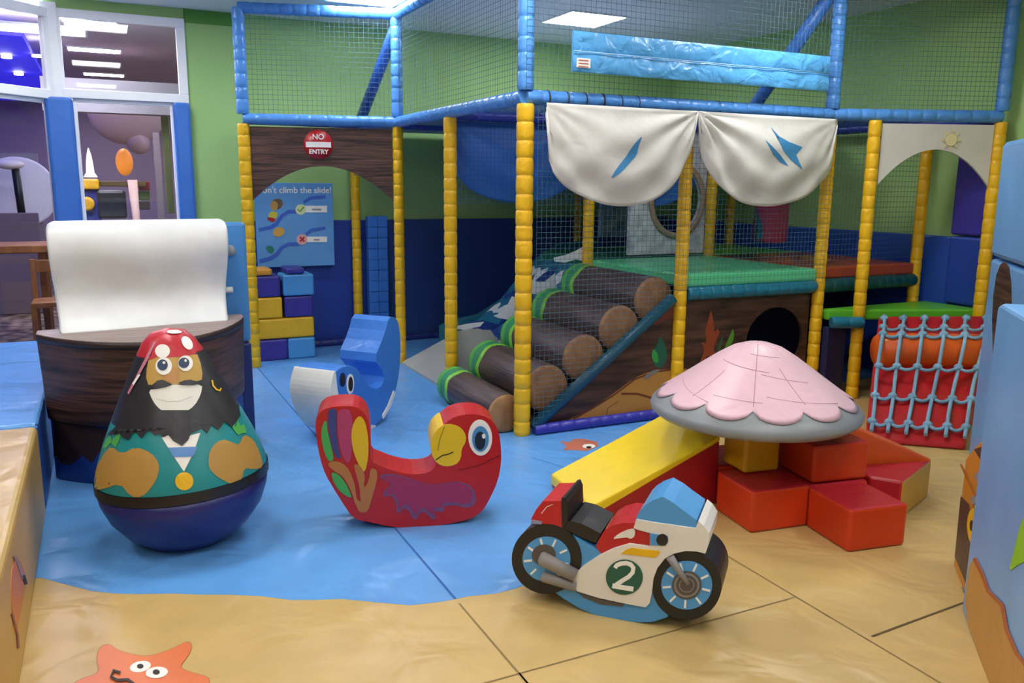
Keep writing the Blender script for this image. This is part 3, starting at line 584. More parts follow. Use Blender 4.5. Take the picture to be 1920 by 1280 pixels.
# ------------------------------------------------------------------ drapes hung from the bars
def swag(x0, x1, y, m, name, label, zt=ZB-.04, depth=.6, ph=0., sl=.3, sr=.3):
    nu, nv = 44, 26; vs = []; w = x1-x0
    for j in range(nv+1):
        for i in range(nu+1):
            u = i/nu; v = j/nv; s = abs(2*u-1)
            side = sl+(sr-sl)*u; d = side*min(1, (1-s)*14+.25)*.9+(depth-side*.9)*max(0, 1-s**2.1)**.52
            d = max(d, .02)
            z = zt-v*d
            c1 = math.hypot(u*w, (zt-z)); c2 = math.hypot((1-u)*w, (zt-z))
            yy = y-.05*math.sin(PI*v)*(1-s*s)+.010*math.sin(c1*26+ph)*v*(1-v*.4)*(1-u)+.010*math.sin(c2*24+ph*2)*v*(1-v*.4)*u+.008*math.sin((v*5+s*s*2)*PI)*(v)
            for cx_, sg, am in ((0, 1, .3 if sl > .1 else 1), (w, -1, .3 if sr > .1 else 1)):
                dx = abs(u*w-cx_); dz = zt-z; rr_ = math.hypot(dx, dz); yy += am*.026*math.sin(math.atan2(dz, dx+1e-6)*15)*math.exp(-rr_*2.2)*min(1, rr_*8)
            vs.append(Vector((x0+w*u*(1) + (.02*math.sin(PI*u*2))*v*0, yy, z)))
    fs = [(j*(nu+1)+i, j*(nu+1)+i+1, (j+1)*(nu+1)+i+1, (j+1)*(nu+1)+i) for j in range(nv) for i in range(nu)]
    q = MB(); q.faces(vs, fs, m, True); o = q.build(name, label=label, cat='drape'); sd = o.modifiers.new('solid', 'SOLIDIFY'); sd.thickness = .003
    return o
SAIL = vin('sail_cloth', 'CFCDC6', .6, .3, 6); BCL = vin('blue_cloth', '2A68BE', .5, .2, 6)
sa = swag(2.43, 3.553, 4.50, SAIL, 'sail_drape', 'white scalloped sail hanging from the front bar between the nearest and the second yellow posts', depth=.61, sr=.07)
sb = swag(3.56, 4.80, 4.50, SAIL, 'sail_drape', 'white scalloped sail with two blue tears, right of the second yellow post', ph=1.3, depth=.615, sl=.07)
TEAR = vin('tear_print', '3C84B8', .5, .05)
q = MB(); decal(q, smooth_poly([(1205, 253), (1196, 275), (1194, 290), (1178, 308), (1166, 322), (1142, 338), (1158, 312), (1172, 295), (1180, 282), (1190, 268)], 1), bvh_of(sa), TEAR, .005, 8); q.build('tear_print', sa)
q = MB()
for p in ([(1444, 238), (1460, 256), (1478, 266), (1504, 276), (1492, 290), (1504, 318), (1482, 300), (1470, 285), (1458, 262)], [(1434, 262), (1448, 275), (1462, 290), (1478, 312), (1462, 304), (1450, 290)]): decal(q, p, bvh_of(sb), TEAR, .005, 8)
q.build('tear_print', sb)
swag(2.40, 3.54, 5.93, BCL, 'blue_drape', 'blue scalloped cloth hanging behind the nearest yellow post, inside the frame', zt=ZB-.06)
swag(3.60, 4.79, 5.95, BCL, 'blue_drape', 'blue scalloped cloth hanging above the white porthole panel', zt=ZB-.06, ph=2, depth=.64)

# long light blue padded banner laced to the upper net
q = MB(); n = 40; z0, z1 = 2.27, 2.505; x0, x1 = 2.61, 4.70
BNM = vin('banner_vinyl', '56A2DC', .36, .9, 9)
def bn(xa, xb, za, zb_, y0, ph):
    rows = []
    for j, v in enumerate((0, .12, .5, .88, 1)):
        rows.append([Vector((xa+(xb-xa)*i/n, y0-(.010 if 0 < j < 4 else .004)*(1+.5*math.sin(i*1.1+v*5+ph)), za+(zb_-za)*v)) for i in range(n+1)])
    q.loft(rows, BNM, True, False, False)
bn(x0, x1, z0, (z0+z1)/2-.002, 4.52, 0); bn(x0, x1, (z0+z1)/2+.002, z1, 4.52, 2)
q.bb((x0, 4.52, z0), (x1, 4.528, z1), LBL)
q.tube([(x0, 4.503, (z0+z1)/2), (x1, 4.503, (z0+z1)/2)], .004, vin('banner_seam', '8CBCE0', .5))
bnn = q.build('padded_banner', label='long light blue padded strip laced to the net above the white sails', cat='padding')
q = MB(); a = PY(1082, 108, 4.50); b = PY(1107, 128, 4.50); q.bb((a.x, 4.50, b.z), (b.x, 4.505, a.z), WHT)
for k in range(3): q.bb((a.x+.01, 4.498, a.z-.015-.018*k), (b.x-.015, 4.5, a.z-.01-.018*k), vin('label_red', 'C05048', .5, 0))
q.build('care_label', bnn, label='small white care label')

# poster on the back wall
pa, pb = PY(476, 342, 8.1), PY(628, 497, 8.1)
q = MB(); q.bb((pa.x, 8.1, pb.z), (pb.x, 8.13, pa.z), vin('poster_blue', '5E9BD2', .45, .05)); po = q.build('poster', bev=.004, label='light blue rules poster reading Dont climb the slide, behind the NO ENTRY arch', cat='poster')
q = MB(); pw = pb.x-pa.x
text_mb(q, "Don't climb the slide!", .082, ((pa.x+pb.x)/2, 8.097, pa.z-.07), (1, 0, 0), (0, 0, 1), EYEW, bold=.001)
q.build('poster_lettering', po)
def pplate(polys, name):
    q = MB()
    for i, (poly, m) in enumerate(polys):
        A = [PY(x, y, 8.098-.0008*i) for x, y in poly]; q.prism(A, [v+Vector((0, .0008, 0)) for v in A], m)
    q.build(name, po)
BD = vin('poster_dark_blue', '3A62BE', .5, 0); f_ = lambda p: zz(p, 460, 320, 6.4)
pplate([(stroke(f_([(160, 710), (300, 680), (370, 640), (440, 540), (520, 490), (620, 490)]), 7), BD), (stroke(f_([(700, 380), (780, 330), (860, 320), (960, 310)]), 6), BD), (stroke(f_([(170, 1085), (300, 1050), (370, 1010), (440, 920), (520, 880), (640, 880)]), 7), BD), (stroke(f_([(730, 760), (800, 710), (870, 700), (960, 685)]), 6), BD)], 'slide_drawing')
pplate([(f_([(700, 420), (980, 420), (980, 500), (700, 500)]), EYEW), (circ(*f_([(665, 465)])[0], 10), vin('tick_badge', 'D9E0A8', .5, 0)), (stroke(f_([(630, 465), (655, 490), (700, 435)]), 3), vin('tick_green', '7AA028', .5, 0)),
        (f_([(700, 790), (980, 790), (980, 855), (700, 855)]), EYEW), (circ(*f_([(680, 825)])[0], 10), vin('cross_badge', 'E4B0A8', .5, 0)), (stroke(f_([(655, 795), (710, 850)]), 3), RED), (stroke(f_([(710, 795), (655, 850)]), 3), RED),
        (f_([(800, 455), (910, 455), (910, 470), (800, 470)]), GREY), (f_([(820, 820), (890, 820), (890, 835), (820, 835)]), GREY)], 'caption_print')
pplate([(smooth_poly(f_([(300, 400), (340, 340), (420, 330), (460, 390), (420, 460), (350, 470)]), 1), vin('child_hair', '6A5A44', .5, 0)), (circ(*f_([(345, 420)])[0], 7, 9), SKIN), (smooth_poly(f_([(270, 520), (330, 480), (400, 510), (370, 580), (290, 580)]), 1), vin('child_shirt', 'C8C040', .5, 0)), (smooth_poly(f_([(255, 560), (330, 560), (370, 590), (330, 620), (280, 600)]), 1), CRIM),
        (smooth_poly(f_([(330, 730), (380, 670), (470, 690), (470, 760), (400, 800), (340, 780)]), 1), vin('child_yellow', 'CFA04A', .5, 0)), (smooth_poly(f_([(240, 920), (290, 890), (350, 930), (330, 990), (280, 980)]), 1), vin('child_green', '1E7A66', .5, 0))], 'picture_print')

# stack of soft blocks left, behind the NO ENTRY arch
blk = [(480, 690, 541, 650, PURP, 'dark purple block in the bottom row of the soft block stack'), (541, 682, 592, 640, LBL, 'light blue block in the bottom row of the soft block stack'), (480, 645, 590, 601, YEL, 'long yellow block across the soft block stack'),
       (480, 602, 530, 556, YEL, 'short yellow block at the left of the soft block stack'), (534, 598, 588, 555, PURP, 'dark purple block right of the short yellow block'), (480, 556, 526, 511, PURP, 'dark purple block in the upper row of the soft block stack'),
       (531, 553, 589, 507, LBL, 'light blue block in the upper row of the soft block stack'), (476, 511, 511, 496, vin('amber_vinyl', 'D8952A', .4), 'flat amber block on top of the soft block stack'), (536, 507, 572, 495, PURP, 'flat purple block on top of the light blue block')]
zr = [(0, .195), (0, .195), (.2, .385), (.39, .58), (.39, .58), (.585, .775), (.585, .78), (.78, .84), (.785, .84)]
for (x0, y0, x1, y1, m, lb), (za, zc) in zip(blk, zr):
    yv = 7.62; a = PY(x0, y0, yv); b = PY(x1, y1, yv); q = MB(); q.bb((a.x+.004, yv, za), (b.x-.004, yv+.28, zc), m); q.build('soft_block', bev=.018, label=lb, cat='soft block', group='soft blocks stacked behind the arch')

# ------------------------------------------------------------------ red climbing ramp with roller and rope net
T0, T1, B0, B1 = Vector((5.17, 4.30, .66)), Vector((5.98, 3.98, .66)), Vector((4.28, 3.58, .03)), Vector((4.72, 3.2, .03))
def rp(a, b, off=0.):
    p = (T0.lerp(T1, a)).lerp(B0.lerp(B1, a), b); nrm = Vector((-.52, -.47, .72)).normalized(); return p+nrm*off
q = MB(); A = [T0, T1, B1, B0]; q.prism(A, [Vector((v.x, v.y, 0)) for v in A], RED); q.build('climbing_ramp', bev=.02, label='red padded climbing ramp under the rope net at the right', cat='ramp')
RL = (rp(1, .37)-rp(0, .37)).length
q = MB(); q.lathe([(.02, 0), (.10, .005), (.12, .03), (.12, RL-.03), (.10, RL-.005), (.02, RL)], rp(.0, .37, .08), ORA, 28, axis=rp(1, .37)-rp(0, .37)); o = q.build('padded_roller', label='orange padded roller lying across the red ramp behind the rope net', cat='roller')
ROPE = mat('rope', '7FA9C4', .75, .3, 90, var=.12)
rn = thing('rope_net', 'pale blue knotted rope climbing net over the red ramp', 'climbing net', (5.0, 3.8, 0))
cols = [.05, .22, .41, .6, .79, .97]; rows = [.06, .17, .33, .52, .71, .9]
boff = lambda b: .04+.185*math.exp(-((b-.36)/.16)**2)
q = MB()
for j, a in enumerate(cols):
    q.tube([rp(a+.008*math.sin(b*9+j), b, boff(b)) for b in [.03+.94*k/24 for k in range(25)]], .013, ROPE, 6)
for i, b in enumerate(rows[1:]):
    pts = []
    for j in range(5):
        for k in range(6): t = k/6; pts.append(rp(cols[j]+(cols[j+1]-cols[j])*t, b+.03*math.sin(PI*t), boff(b)))
    pts.append(rp(cols[5], b, boff(b))); q.tube(pts, .012, ROPE, 6)
q.build('ropes', rn)
for a in cols:
    for i, b in enumerate(rows): q = MB(); q.sphere(rp(a, b, boff(b)), .03, ROPE, 8, (1, 1, .8)); q.build('knot', rn)

# ------------------------------------------------------------------ foam step set under the shell roof
def fbox(name, c, l1, l2, z0, z1, rot, mt, ms, label, group='foam steps under the shell', bev=.014, mfront=None):
    e1 = Vector((math.cos(R(rot)), math.sin(R(rot)), 0)); e2 = Vector((-e1.y, e1.x, 0)); c = Vector((c[0], c[1], z0)); up = Vector((0, 0, z1-z0)); q = MB()
    v = [c, c+e1*l1, c+e1*l1+e2*l2, c+e2*l2]; v += [x+up for x in v]
    q.faces(v, [(0, 1, 5, 4)], mfront or ms); q.faces(v, [(1, 2, 6, 5), (2, 3, 7, 6), (3, 0, 4, 7), (3, 2, 1, 0)], ms); q.faces(v, [(4, 5, 6, 7)], mt)
    bmesh.ops.remove_doubles(q.bm, verts=q.bm.verts, dist=1e-5)
    return q.build(name, bev=bev, label=label, cat='foam step', group=group)
fbox('foam_step', (2.63, 2.79), .318, .31, 0, .205, -8, CRIM, ORED, 'left front orange-red foam step below the yellow pillar')
fbox('foam_step', (2.88, 2.445), .305, .31, 0, .2, -10, CRIM, ORED, 'foremost orange-red foam step with a crimson top')
fbox('foam_step', (2.94, 2.755), .34, .34, 0, .195, -10, CRIM, ORED, 'orange-red foam block carrying the upper block')
fbox('foam_step', (2.975, 2.765), .31, .32, .2, .39, -10, CRIM, ORED, 'upper orange-red foam block stacked right of the yellow pillar')
fbox('foam_step', (2.69, 3.16), .6, .32, 0, .2, -8, CRIM, ORED, 'rear orange-red foam base block hidden below the shell')
q = MB(); P4_ = [Vector(a) for a in ((3.40, 2.60, 0), (3.82, 2.765, 0), (3.36, 2.895, 0), (3.315, 2.72, 0))]; v = P4_+[a+Vector((0, 0, .2)) for a in P4_]
q.faces(v, [(0, 1, 5, 4)], vin('mustard_side', 'C9961A', .4)); q.faces(v, [(1, 2, 6, 5), (2, 3, 7, 6), (3, 0, 4, 7), (3, 2, 1, 0), (4, 5, 6, 7)], CRIM); bmesh.ops.remove_doubles(q.bm, verts=q.bm.verts, dist=1e-5)
q.build('foam_step', bev=.012, label='crimson topped foam step with a mustard yellow side, rightmost of the set', cat='foam step', group='foam steps under the shell')
q = MB(); A = [Vector(a) for a in ((3.35, 2.905, 0), (3.83, 2.772, 0), (3.83, 2.772, .2), (3.35, 2.905, .41))]; q.prism(A, [v+Vector((.078, .29, 0)) for v in A], ORA); q.build('foam_wedge', bev=.012, label='orange foam wedge behind the rightmost foam step', cat='foam wedge')
# little slide
low = [Vector((2.03, 3.24, .07)), Vector((2.07, 3.72, .07))]; hi = [Vector((2.73, 3.15, .36)), Vector((2.74, 3.62, .36))]
t = thing('foam_slide', 'small foam slide with a yellow top and dark red sides beside the shell roof', 'slide', (2.4, 3.4, 0))
g = lambda v: Vector((v.x, v.y, 0)); q = MB()
q.prism([g(low[0]), g(hi[0]), hi[0]-Vector((0, 0, .02)), low[0]-Vector((0, 0, .02))], [g(low[1]), g(hi[1]), hi[1]-Vector((0, 0, .02)), low[1]-Vector((0, 0, .02))], vin('dark_red_vinyl', 'A31820', .38, .25, 6)); q.build('wedge_body', t, .015)
q = MB(); A = [low[0], low[1], hi[1], hi[0]]; q.prism([v+Vector((0, -.004 if i in (0, 3) else .004, .004)) for i, v in enumerate(A)], [v-Vector((0, 0, .025 if v.z > .2 else .06)) for v in A], BRY); q.build('slide_surface', t, .012)
# shell roof on a yellow pillar
SC = Vector((2.87, 3.08, 0))
t = thing('shell_roof', 'pink scalloped shell roof with a grey rim on a yellow foam pillar', 'soft play roof', (SC.x, SC.y, .205))
q = MB(); q.box((SC.x, SC.y, .345), (.2, .2, .275), vin('amber_yellow', 'D9A414', .4), R(-8)); q.build('pillar', t, .015)
ns_ = 96; phi0 = math.atan2(-.727, -.686)
def cone_z(r): 
    P = [(0, .842), (.06, .837), (.12, .817), (.2, .768), (.3, .695), (.4, .622), (.47, .575), (.51, .54)]
    for (a, za), (b, zb) in zip(P, P[1:]):
        if r <= b: return za+(zb-za)*(r-a)/(b-a)
    return .54
q = MB(); prof = [(.001, .475), (.44, .475), (.485, .482), (.508, .50), (.513, .52), (.505, .54)]+[(r_, cone_z(r_)) for r_ in (.47, .4, .3, .2, .12, .06, .001)]
q.loft([[SC+Vector((math.cos(phi0+2*PI*k/ns_)*r_, math.sin(phi0+2*PI*k/ns_)*r_, z)) for k in range(ns_)] for r_, z in prof], GREY, True); q.build('grey_rim', t)
q = MB(); nn_ = 96; rings = []
for j, f in enumerate((.02, .12, .25, .4, .55, .7, .85, .95, 1)):
    rg = []
    for k in range(nn_):
        a = k/nn_*12; tt = 2*(a-math.floor(a))-1; Rm = .43+.058*math.sqrt(max(0, 1-tt*tt)); r_ = Rm*f; th = phi0+2*PI*k/nn_
        dent = .003*(1 if k % 8 == 0 else 0)
        rg.append(SC+Vector((math.cos(th)*r_, math.sin(th)*r_, cone_z(r_)+.006-dent*.5)))
    rings.append(rg)
q.loft(rings, PINK, True, True); q.build('pink_cover', t)
q = MB(); Pd = mat('pink_crease', 'C89AA6', .5)
def cp(r_, th): return SC+Vector((math.cos(phi0+th)*r_, math.sin(phi0+th)*r_, cone_z(r_)+.0068))
q.tube([cp(.05+.36*k/8, 0) for k in range(9)], .0016, Pd, 5)
for a0, r0_, a1, r1_ in ((-.9, .2, .25, .24), (-.2, .14, .7, .16), (.1, .25, .9, .3), (.15, .36, 1.1, .42), (-1.3, .36, -.5, .42), (.5, .22, .6, .4), (-.6, .25, -.75, .41), (-.5, .38, .1, .39)):
    q.tube([cp(r0_+(r1_-r0_)*k/8, a0+(a1-a0)*k/8) for k in range(9)], .0013, Pd, 5)
q.build('stitching', t)

# ------------------------------------------------------------------ parrot rocker
az = _y+math.atan((700-960)/1584); PPn = Vector((-math.sin(az), -math.cos(az), 0)); PB = PZ(780, 987); PB.z = 0
PP = Plane(PB, PPn)
t = thing('parrot_rocker', 'red parrot rocker with yellow beak and rainbow tail, centre of the blue mat', 'rocker', PB)
s_ = 2.909; pz = lambda p: zz(p, 520, 570, s_)
bod = [(207, 640), (222, 600), (255, 572), (300, 560), (360, 555), (430, 558), (475, 590), (500, 640), (510, 720), (508, 800), (512, 862), (560, 880), (620, 905), (720, 928), (800, 925), (850, 905), (870, 860), (868, 760), (880, 690), (915, 648), (970, 612), (1050, 598), (1120, 605), (1180, 640), (1210, 700), (1220, 780), (1222, 860), (1205, 960), (1165, 1050), (1120, 1130), (1060, 1168), (980, 1190), (850, 1212), (740, 1220), (630, 1216), (520, 1192), (440, 1178), (400, 1150), (360, 1090), (310, 1010), (262, 930), (232, 840), (214, 740)]
q = MB(); PP.solid(q, pz(smooth_poly(bod, 1)), .22, RED); pb = q.build('body', t, .022)
q = MB(); PP.solid(q, pz(smooth_poly([(908, 655), (960, 655), (1005, 675), (1030, 715), (1028, 755), (1005, 790), (1003, 840), (975, 878), (915, 888), (868, 868), (838, 815), (838, 740), (862, 690)], 1)), .22, vin('beak_vinyl', 'E2BE22', .38), .004); bk = q.build('beak', t, .018)
q = MB(); PP.plate(q, pz(stroke([(865, 850), (900, 825), (935, 818), (960, 806)], 5)), .0065, INK); PP.plate(q, pz(stroke([(912, 670), (885, 740), (875, 800)], 2.5)), .0065, mat('crease_dark', '6E5A10', .5)); q.build('mouth_line', bk)
q = MB()
for i, (p, m) in enumerate(((circ(1107, 728, 65, 98, a0=-.05), EYEW), (circ(1108, 735, 46, 70), vin('eye_blue_print', '4A8EC4', .4, .05)), (circ(1106, 745, 29, 50), vin('eye_dark_print', '0E2236', .4, .05)), (circ(1126, 720, 10, 13), EYEW))): PP.plate(q, pz(p), .003+.002*i, m)
q.build('eye', t)
feathers = [([(255, 640), (240, 680), (240, 740), (258, 820), (285, 862), (308, 850), (300, 800), (285, 740), (272, 680), (270, 635)], '3FA852', 'green'), ([(278, 580), (300, 568), (325, 575), (322, 640), (325, 720), (335, 790), (348, 840), (325, 842), (300, 790), (285, 720), (275, 650)], '33407E', 'navy'),
            ([(330, 580), (365, 570), (400, 580), (412, 650), (408, 760), (400, 860), (372, 862), (345, 800), (330, 720), (325, 640)], 'B03A68', 'pink'), ([(448, 605), (480, 640), (497, 730), (497, 830), (480, 915), (462, 905), (435, 860), (408, 780), (402, 700), (418, 640)], 'DDB51E', 'yellow'),
            ([(290, 915), (330, 925), (370, 970), (405, 1045), (400, 1058), (350, 1030), (310, 980)], '3FA852', 'lower green')]
for i, (p, c, nm) in enumerate(feathers):
    q = MB(); PP.plate(q, pz(smooth_poly(p, 1)), .003+.0004*i, vin('feather_'+nm.replace(' ', '_'), c, .4, .05)); q.build('tail_feather', t, label=nm+' tail feather')
q = MB()
OT = vin('feather_tan', 'B5743A', .4, .05)
for k, p in enumerate(([(272, 870), (300, 855), (350, 862), (395, 905), (425, 990), (430, 1060), (455, 1080), (480, 1090), (478, 1130), (450, 1140), (425, 1090), (400, 1010), (360, 940), (300, 905)], [(455, 1090), (450, 1000), (430, 930), (415, 870), (450, 880), (480, 930), (470, 1010), (500, 960), (508, 890), (545, 905), (545, 960), (515, 1060), (495, 1130), (465, 1140)])):
    PP.plate(q, pz(smooth_poly(p, 1)), .0055+.001*k, OT)
q.build('tail_feather', t, label='tan curled tail feathers')
wing = [(562, 930), (640, 925), (740, 955), (830, 985), (900, 975), (980, 965), (1050, 985), (1085, 1030), (1080, 1095), (1030, 1115), (980, 1095), (930, 1098), (905, 1105), (912, 1130), (890, 1135), (855, 1125), (865, 1170), (850, 1175), (820, 1150), (800, 1130), (775, 1140), (755, 1180), (735, 1165), (718, 1125), (690, 1110), (665, 1140), (648, 1135), (650, 1080), (620, 1040), (590, 1050), (572, 1045), (600, 1000), (630, 985), (560, 950)]
q = MB(); PP.plate(q, pz(smooth_poly(wing, 1)), .003, vin('wing_outline', '7A4A74', .4, .05)); cx, cy = 800, 1040
PP.plate(q, pz([(cx+(x-cx)*.93, cy-8+(y-cy)*.84) for x, y in smooth_poly(wing, 1)]), .005, vin('wing_print', '9C2A56', .4, .08)); q.build('wing', t)
q = MB(); PP.plate(q, pz(stroke([(990, 905), (1100, 880), (1215, 825)], 2.5)), .003, mat('red_seam', '6A0E14', .5)); q.build('seam', t)

# ------------------------------------------------------------------ motorbike rocker
az = _y+math.atan((1560-960)/1584); BPn = Vector((-math.sin(az), -math.cos(az), 0)); BB = PZ(1195, 1167); BB.z = 0
BP = Plane(BB, BPn); mz = lambda p: zz(p, 930, 880, 4.)
t = thing('motorbike_rocker', 'white, red and blue racing motorbike rocker with number 2, in the foreground', 'rocker', BB)
TH = .2
body = [(560, 480), (760, 600), (900, 590), (1150, 560), (1300, 600), (1340, 800), (1290, 1110), (1180, 1148), (1060, 1152), (900, 1138), (760, 1105), (620, 1045), (500, 970), (440, 925), (400, 800), (420, 520)]
q = MB(); BP.solid(q, mz(body), TH, LBL); q.build('rocker_base', t, .015)
DG = mat('hub_grey_print', '55504E', .45); LG = mat('metal_grey_print', '8B8682', .4, var=.1); TYR = BLK
def wheel(cx, cy, r, ri, hub):
    q = MB(); c = BP.pt(930+cx/4, 880+cy/4, .004); e = BP.pt(930+(cx+r)/4, 880+cy/4, .004); rw = ((c-e).length+(BP.pt(930+cx/4, 880+(cy+r)/4, .004)-c).length)/2
    BP.solid(q, mz(circ(cx, cy, r, r, 40)), TH, TYR, .006); w = q.build('wheel', t, .03)
    q = MB(); BP.plate(q, mz(circ(cx, cy, ri[0], ri[1], 36)), .009, LBL); q.build('rim', w, label='light blue wheel rim')
    q = MB()
    for k in range(9):
        a = 2*PI*k/9+.25; BP.plate(q, mz(stroke([(cx+ri[0]*.62*math.cos(a), cy+ri[1]*.62*math.sin(a)), (cx+ri[0]*.94*math.cos(a), cy+ri[1]*.94*math.sin(a))], 15)), .011, EYEW)
    q.build('spokes', w)
    if hub:
        q = MB()
        for i, (rr, m) in enumerate(((.58, DG), (.5, LG), (.42, DG), (.3, LG), (.26, DG))): BP.plate(q, mz(circ(cx, cy, ri[0]*rr, ri[1]*rr, 24)), .012+.001*i, m)
        q.build('hub', w)
    else:
        q = MB(); BP.plate(q, mz(circ(cx-20, cy-30, 90, 80, 24)), .012, DG); q.build('hub', w)
    return w
wheel(378, 672, 262, (180, 168), False); wheel(1430, 868, 262, (192, 182), True)
q = MB(); BP.solid(q, mz([(350, 235), (490, 232), (500, 470), (380, 412), (262, 405), (262, 370), (300, 300)]), TH, vin('bike_red', 'BC1C26', .36), .004); sh = q.build('seat_hump', t, .012)
q = MB(); BP.plate(q, mz(stroke([(340, 330), (380, 280), (425, 262)], 7, 3)), .006, WHT); BP.plate(q, mz([(265, 375), (345, 390), (340, 412), (262, 405)]), .006, vin('grey_blue_print', '8A8FB0', .4)); q.build('trim_print', sh)
q = MB(); BP.solid(q, mz([(488, 215), (515, 205), (535, 250), (540, 380), (505, 470), (492, 468)]), TH, BLK, .006); q.build('back_pad', t, .014)
q = MB(); BP.solid(q, mz([(505, 400), (560, 385), (640, 405), (720, 445), (785, 480), (748, 552), (640, 510), (520, 455)]), TH, BLK, .003); q.build('seat', t, .02)
q = MB(); BP.solid(q, mz([(745, 580), (785, 500), (815, 455), (880, 415), (960, 395), (1040, 400), (1060, 450), (1155, 480), (1160, 575), (1000, 575), (900, 600), (790, 632)]), TH, vin('bike_red', 'BC1C26'), .003); tk = q.build('tank', t, .018)
q = MB(); BP.plate(q, mz(smooth_poly([(872, 522), (920, 480), (1000, 446), (1042, 445), (1042, 500), (1010, 522), (985, 508), (950, 512), (920, 515)], 1)), .006, WHT); q.build('wing_emblem', tk)
wind = [(1045, 385), (1060, 340), (1085, 300), (1120, 265), (1175, 230), (1250, 203), (1330, 248), (1410, 310), (1505, 378), (1500, 450), (1300, 425), (1052, 392)]
q = MB(); BP.solid(q, mz(wind), TH, LBL, .007); q.build('windscreen', t, .014)
fair = [(1030, 440), (1052, 372), (1180, 395), (1340, 418), (1495, 440), (1518, 385), (1560, 420), (1600, 482), (1592, 570), (1570, 632), (1500, 615), (1420, 612), (1340, 630), (1265, 670), (1210, 740), (1180, 820), (1168, 930), (1152, 1005), (1120, 1035), (950, 1003), (760, 962), (610, 915), (575, 870), (580, 795), (650, 725), (780, 640), (880, 592), (1000, 556), (1152, 578), (1155, 478), (1060, 452)]
q = MB(); BP.solid(q, mz(fair), TH, vin('fairing_white', 'E6E1D6', .38, .15), .012); fg = q.build('fairing', t, .008)
o_ = .015
q = MB(); BP.plate(q, mz([(1152, 478), (1290, 500), (1275, 570), (1155, 568)]), o_, LBL); BP.plate(q, mz(circ(1246, 528, 44)), o_+.002, BLK); q.build('air_intake', fg)
q = MB(); BP.plate(q, mz([(935, 632), (970, 605), (1015, 588), (1228, 612), (1225, 630), (1195, 662), (1100, 650), (1000, 638)]), o_, YEL); q.build('yellow_flash', fg)
q = MB(); BP.plate(q, mz(circ(962, 808, 138, 132, 40)), o_, vin('green_roundel', '1E5A48', .4)); two = [(893, 738), (905, 718), (935, 706), (975, 702), (1010, 712), (1030, 738), (1025, 772), (995, 805), (950, 832), (905, 862), (888, 882)]
BP.plate(q, mz(stroke(two, 32)), o_+.002, EYEW); BP.plate(q, mz(stroke([(872, 872), (950, 886), (1030, 898)], 34)), o_+.0035, EYEW); q.build('number_roundel', fg, label='dark green roundel with a white number 2')
q = MB(); BP.plate(q, mz([(600, 915), (760, 965), (960, 1010), (950, 1028), (780, 1010), (660, 960)]), .005, DG); q.build('under_fairing', t)
def cone_tube(mb, pts, rs, off, m):
    P = [BP.pt(930+x/4, 880+y/4, off) for x, y in pts]; k = (BP.pt(1100, 1000, off)-BP.pt(1101, 1000, off)).length/4
    mb.tube(P, [r_*k for r_ in rs], m, 14)
q = MB(); cone_tube(q, [(330, 655), (345, 662), (600, 795)], [40, 58, 50], .012, LG); q.build('exhaust_pipe', t); q = MB(); cone_tube(q, [(345, 790), (358, 800), (600, 878)], [30, 44, 36], .012, LG); q.build('exhaust_pipe', t)
q = MB(); cone_tube(q, [(1305, 655), (1380, 770), (1445, 862)], [30, 24, 16], .016, LG); q.build('fork', t)
print('BIKE z', [round(BP.pt(*p).z, 3) for p in ((1010, 1113), (1195, 1167), (1290, 1163), (1320, 1160))], 'PARROT', [round(PP.pt(*p).z, 3) for p in ((660, 975), (780, 988), (890, 975))])

# ------------------------------------------------------------------ pirate wobble figure
PC = Vector((.265, 3.86, 0)); tl = R(2.5)
up = Vector((0, 0, 1))*math.cos(tl)-_r0*math.sin(tl)
t = thing('pirate_wobbler', 'pear shaped bearded pirate wobble figure with a red spotted bandana', 'wobble toy', PC)
PR = [(.001, .0), (.13, .0), (.19, .012), (.265, .07), (.325, .15), (.355, .23), (.365, .29), (.364, .335), (.345, .40), (.316, .48), (.281, .56), (.241, .65), (.202, .73), (.164, .81), (.135, .87), (.107, .92), (.07, .957), (.001, .972)]
def sect(z0, z1, m, name, off=0.):
    pr_ = []
    def rr(z):
        for (a, za), (b, zb) in zip(PR, PR[1:]):
            if za <= z <= zb and zb > za: return a+(b-a)*(z-za)/(zb-za)
        return PR[-1][0]
    pr_ = [(rr(z0)+off, z0)]+[(a+off, z) for a, z in PR if z0 < z < z1]+[(rr(z1)+off, z1)]
    if z0 == 0: pr_ = [(.001, 0)]+pr_
    q = MB(); q.lathe(pr_, PC, m, 48, axis=up, cap=(z0 == 0 or z1 > .96)); return q, q.build(name, t)
_, nb = sect(0, .285, vin('weeble_navy', '20246E', .38), 'weighted_base'); _, bd = sect(.285, .33, BLK, 'black_band', .004)
_, ja = sect(.33, .59, TEAL, 'jacket'); BLKH = vin('beard_black', '26262A', .4, .2); _, ha = sect(.59, .865, BLKH, 'beard'); _, bn_ = sect(.865, .972, vin('bandana_red', 'BE2430', .38), 'bandana')
full = MB(); full.lathe(PR, PC, TEAL, 48, axis=up); fo = full.build('tmp', t); BV = bvh_of(fo); bpy.data.objects.remove(fo)
p6 = lambda p: zz(p, 240, 620, 5.335); p1 = lambda p: zz(p, 140, 600, 2.7825)
def dec(name, items, parent=t, off=.002, label=None, step=7):
    q = MB()
    for i, (p, m) in enumerate(items): decal(q, p, BV, m, off+.0016*i, step)
    o = q.build(name, parent); return tag(o, label)
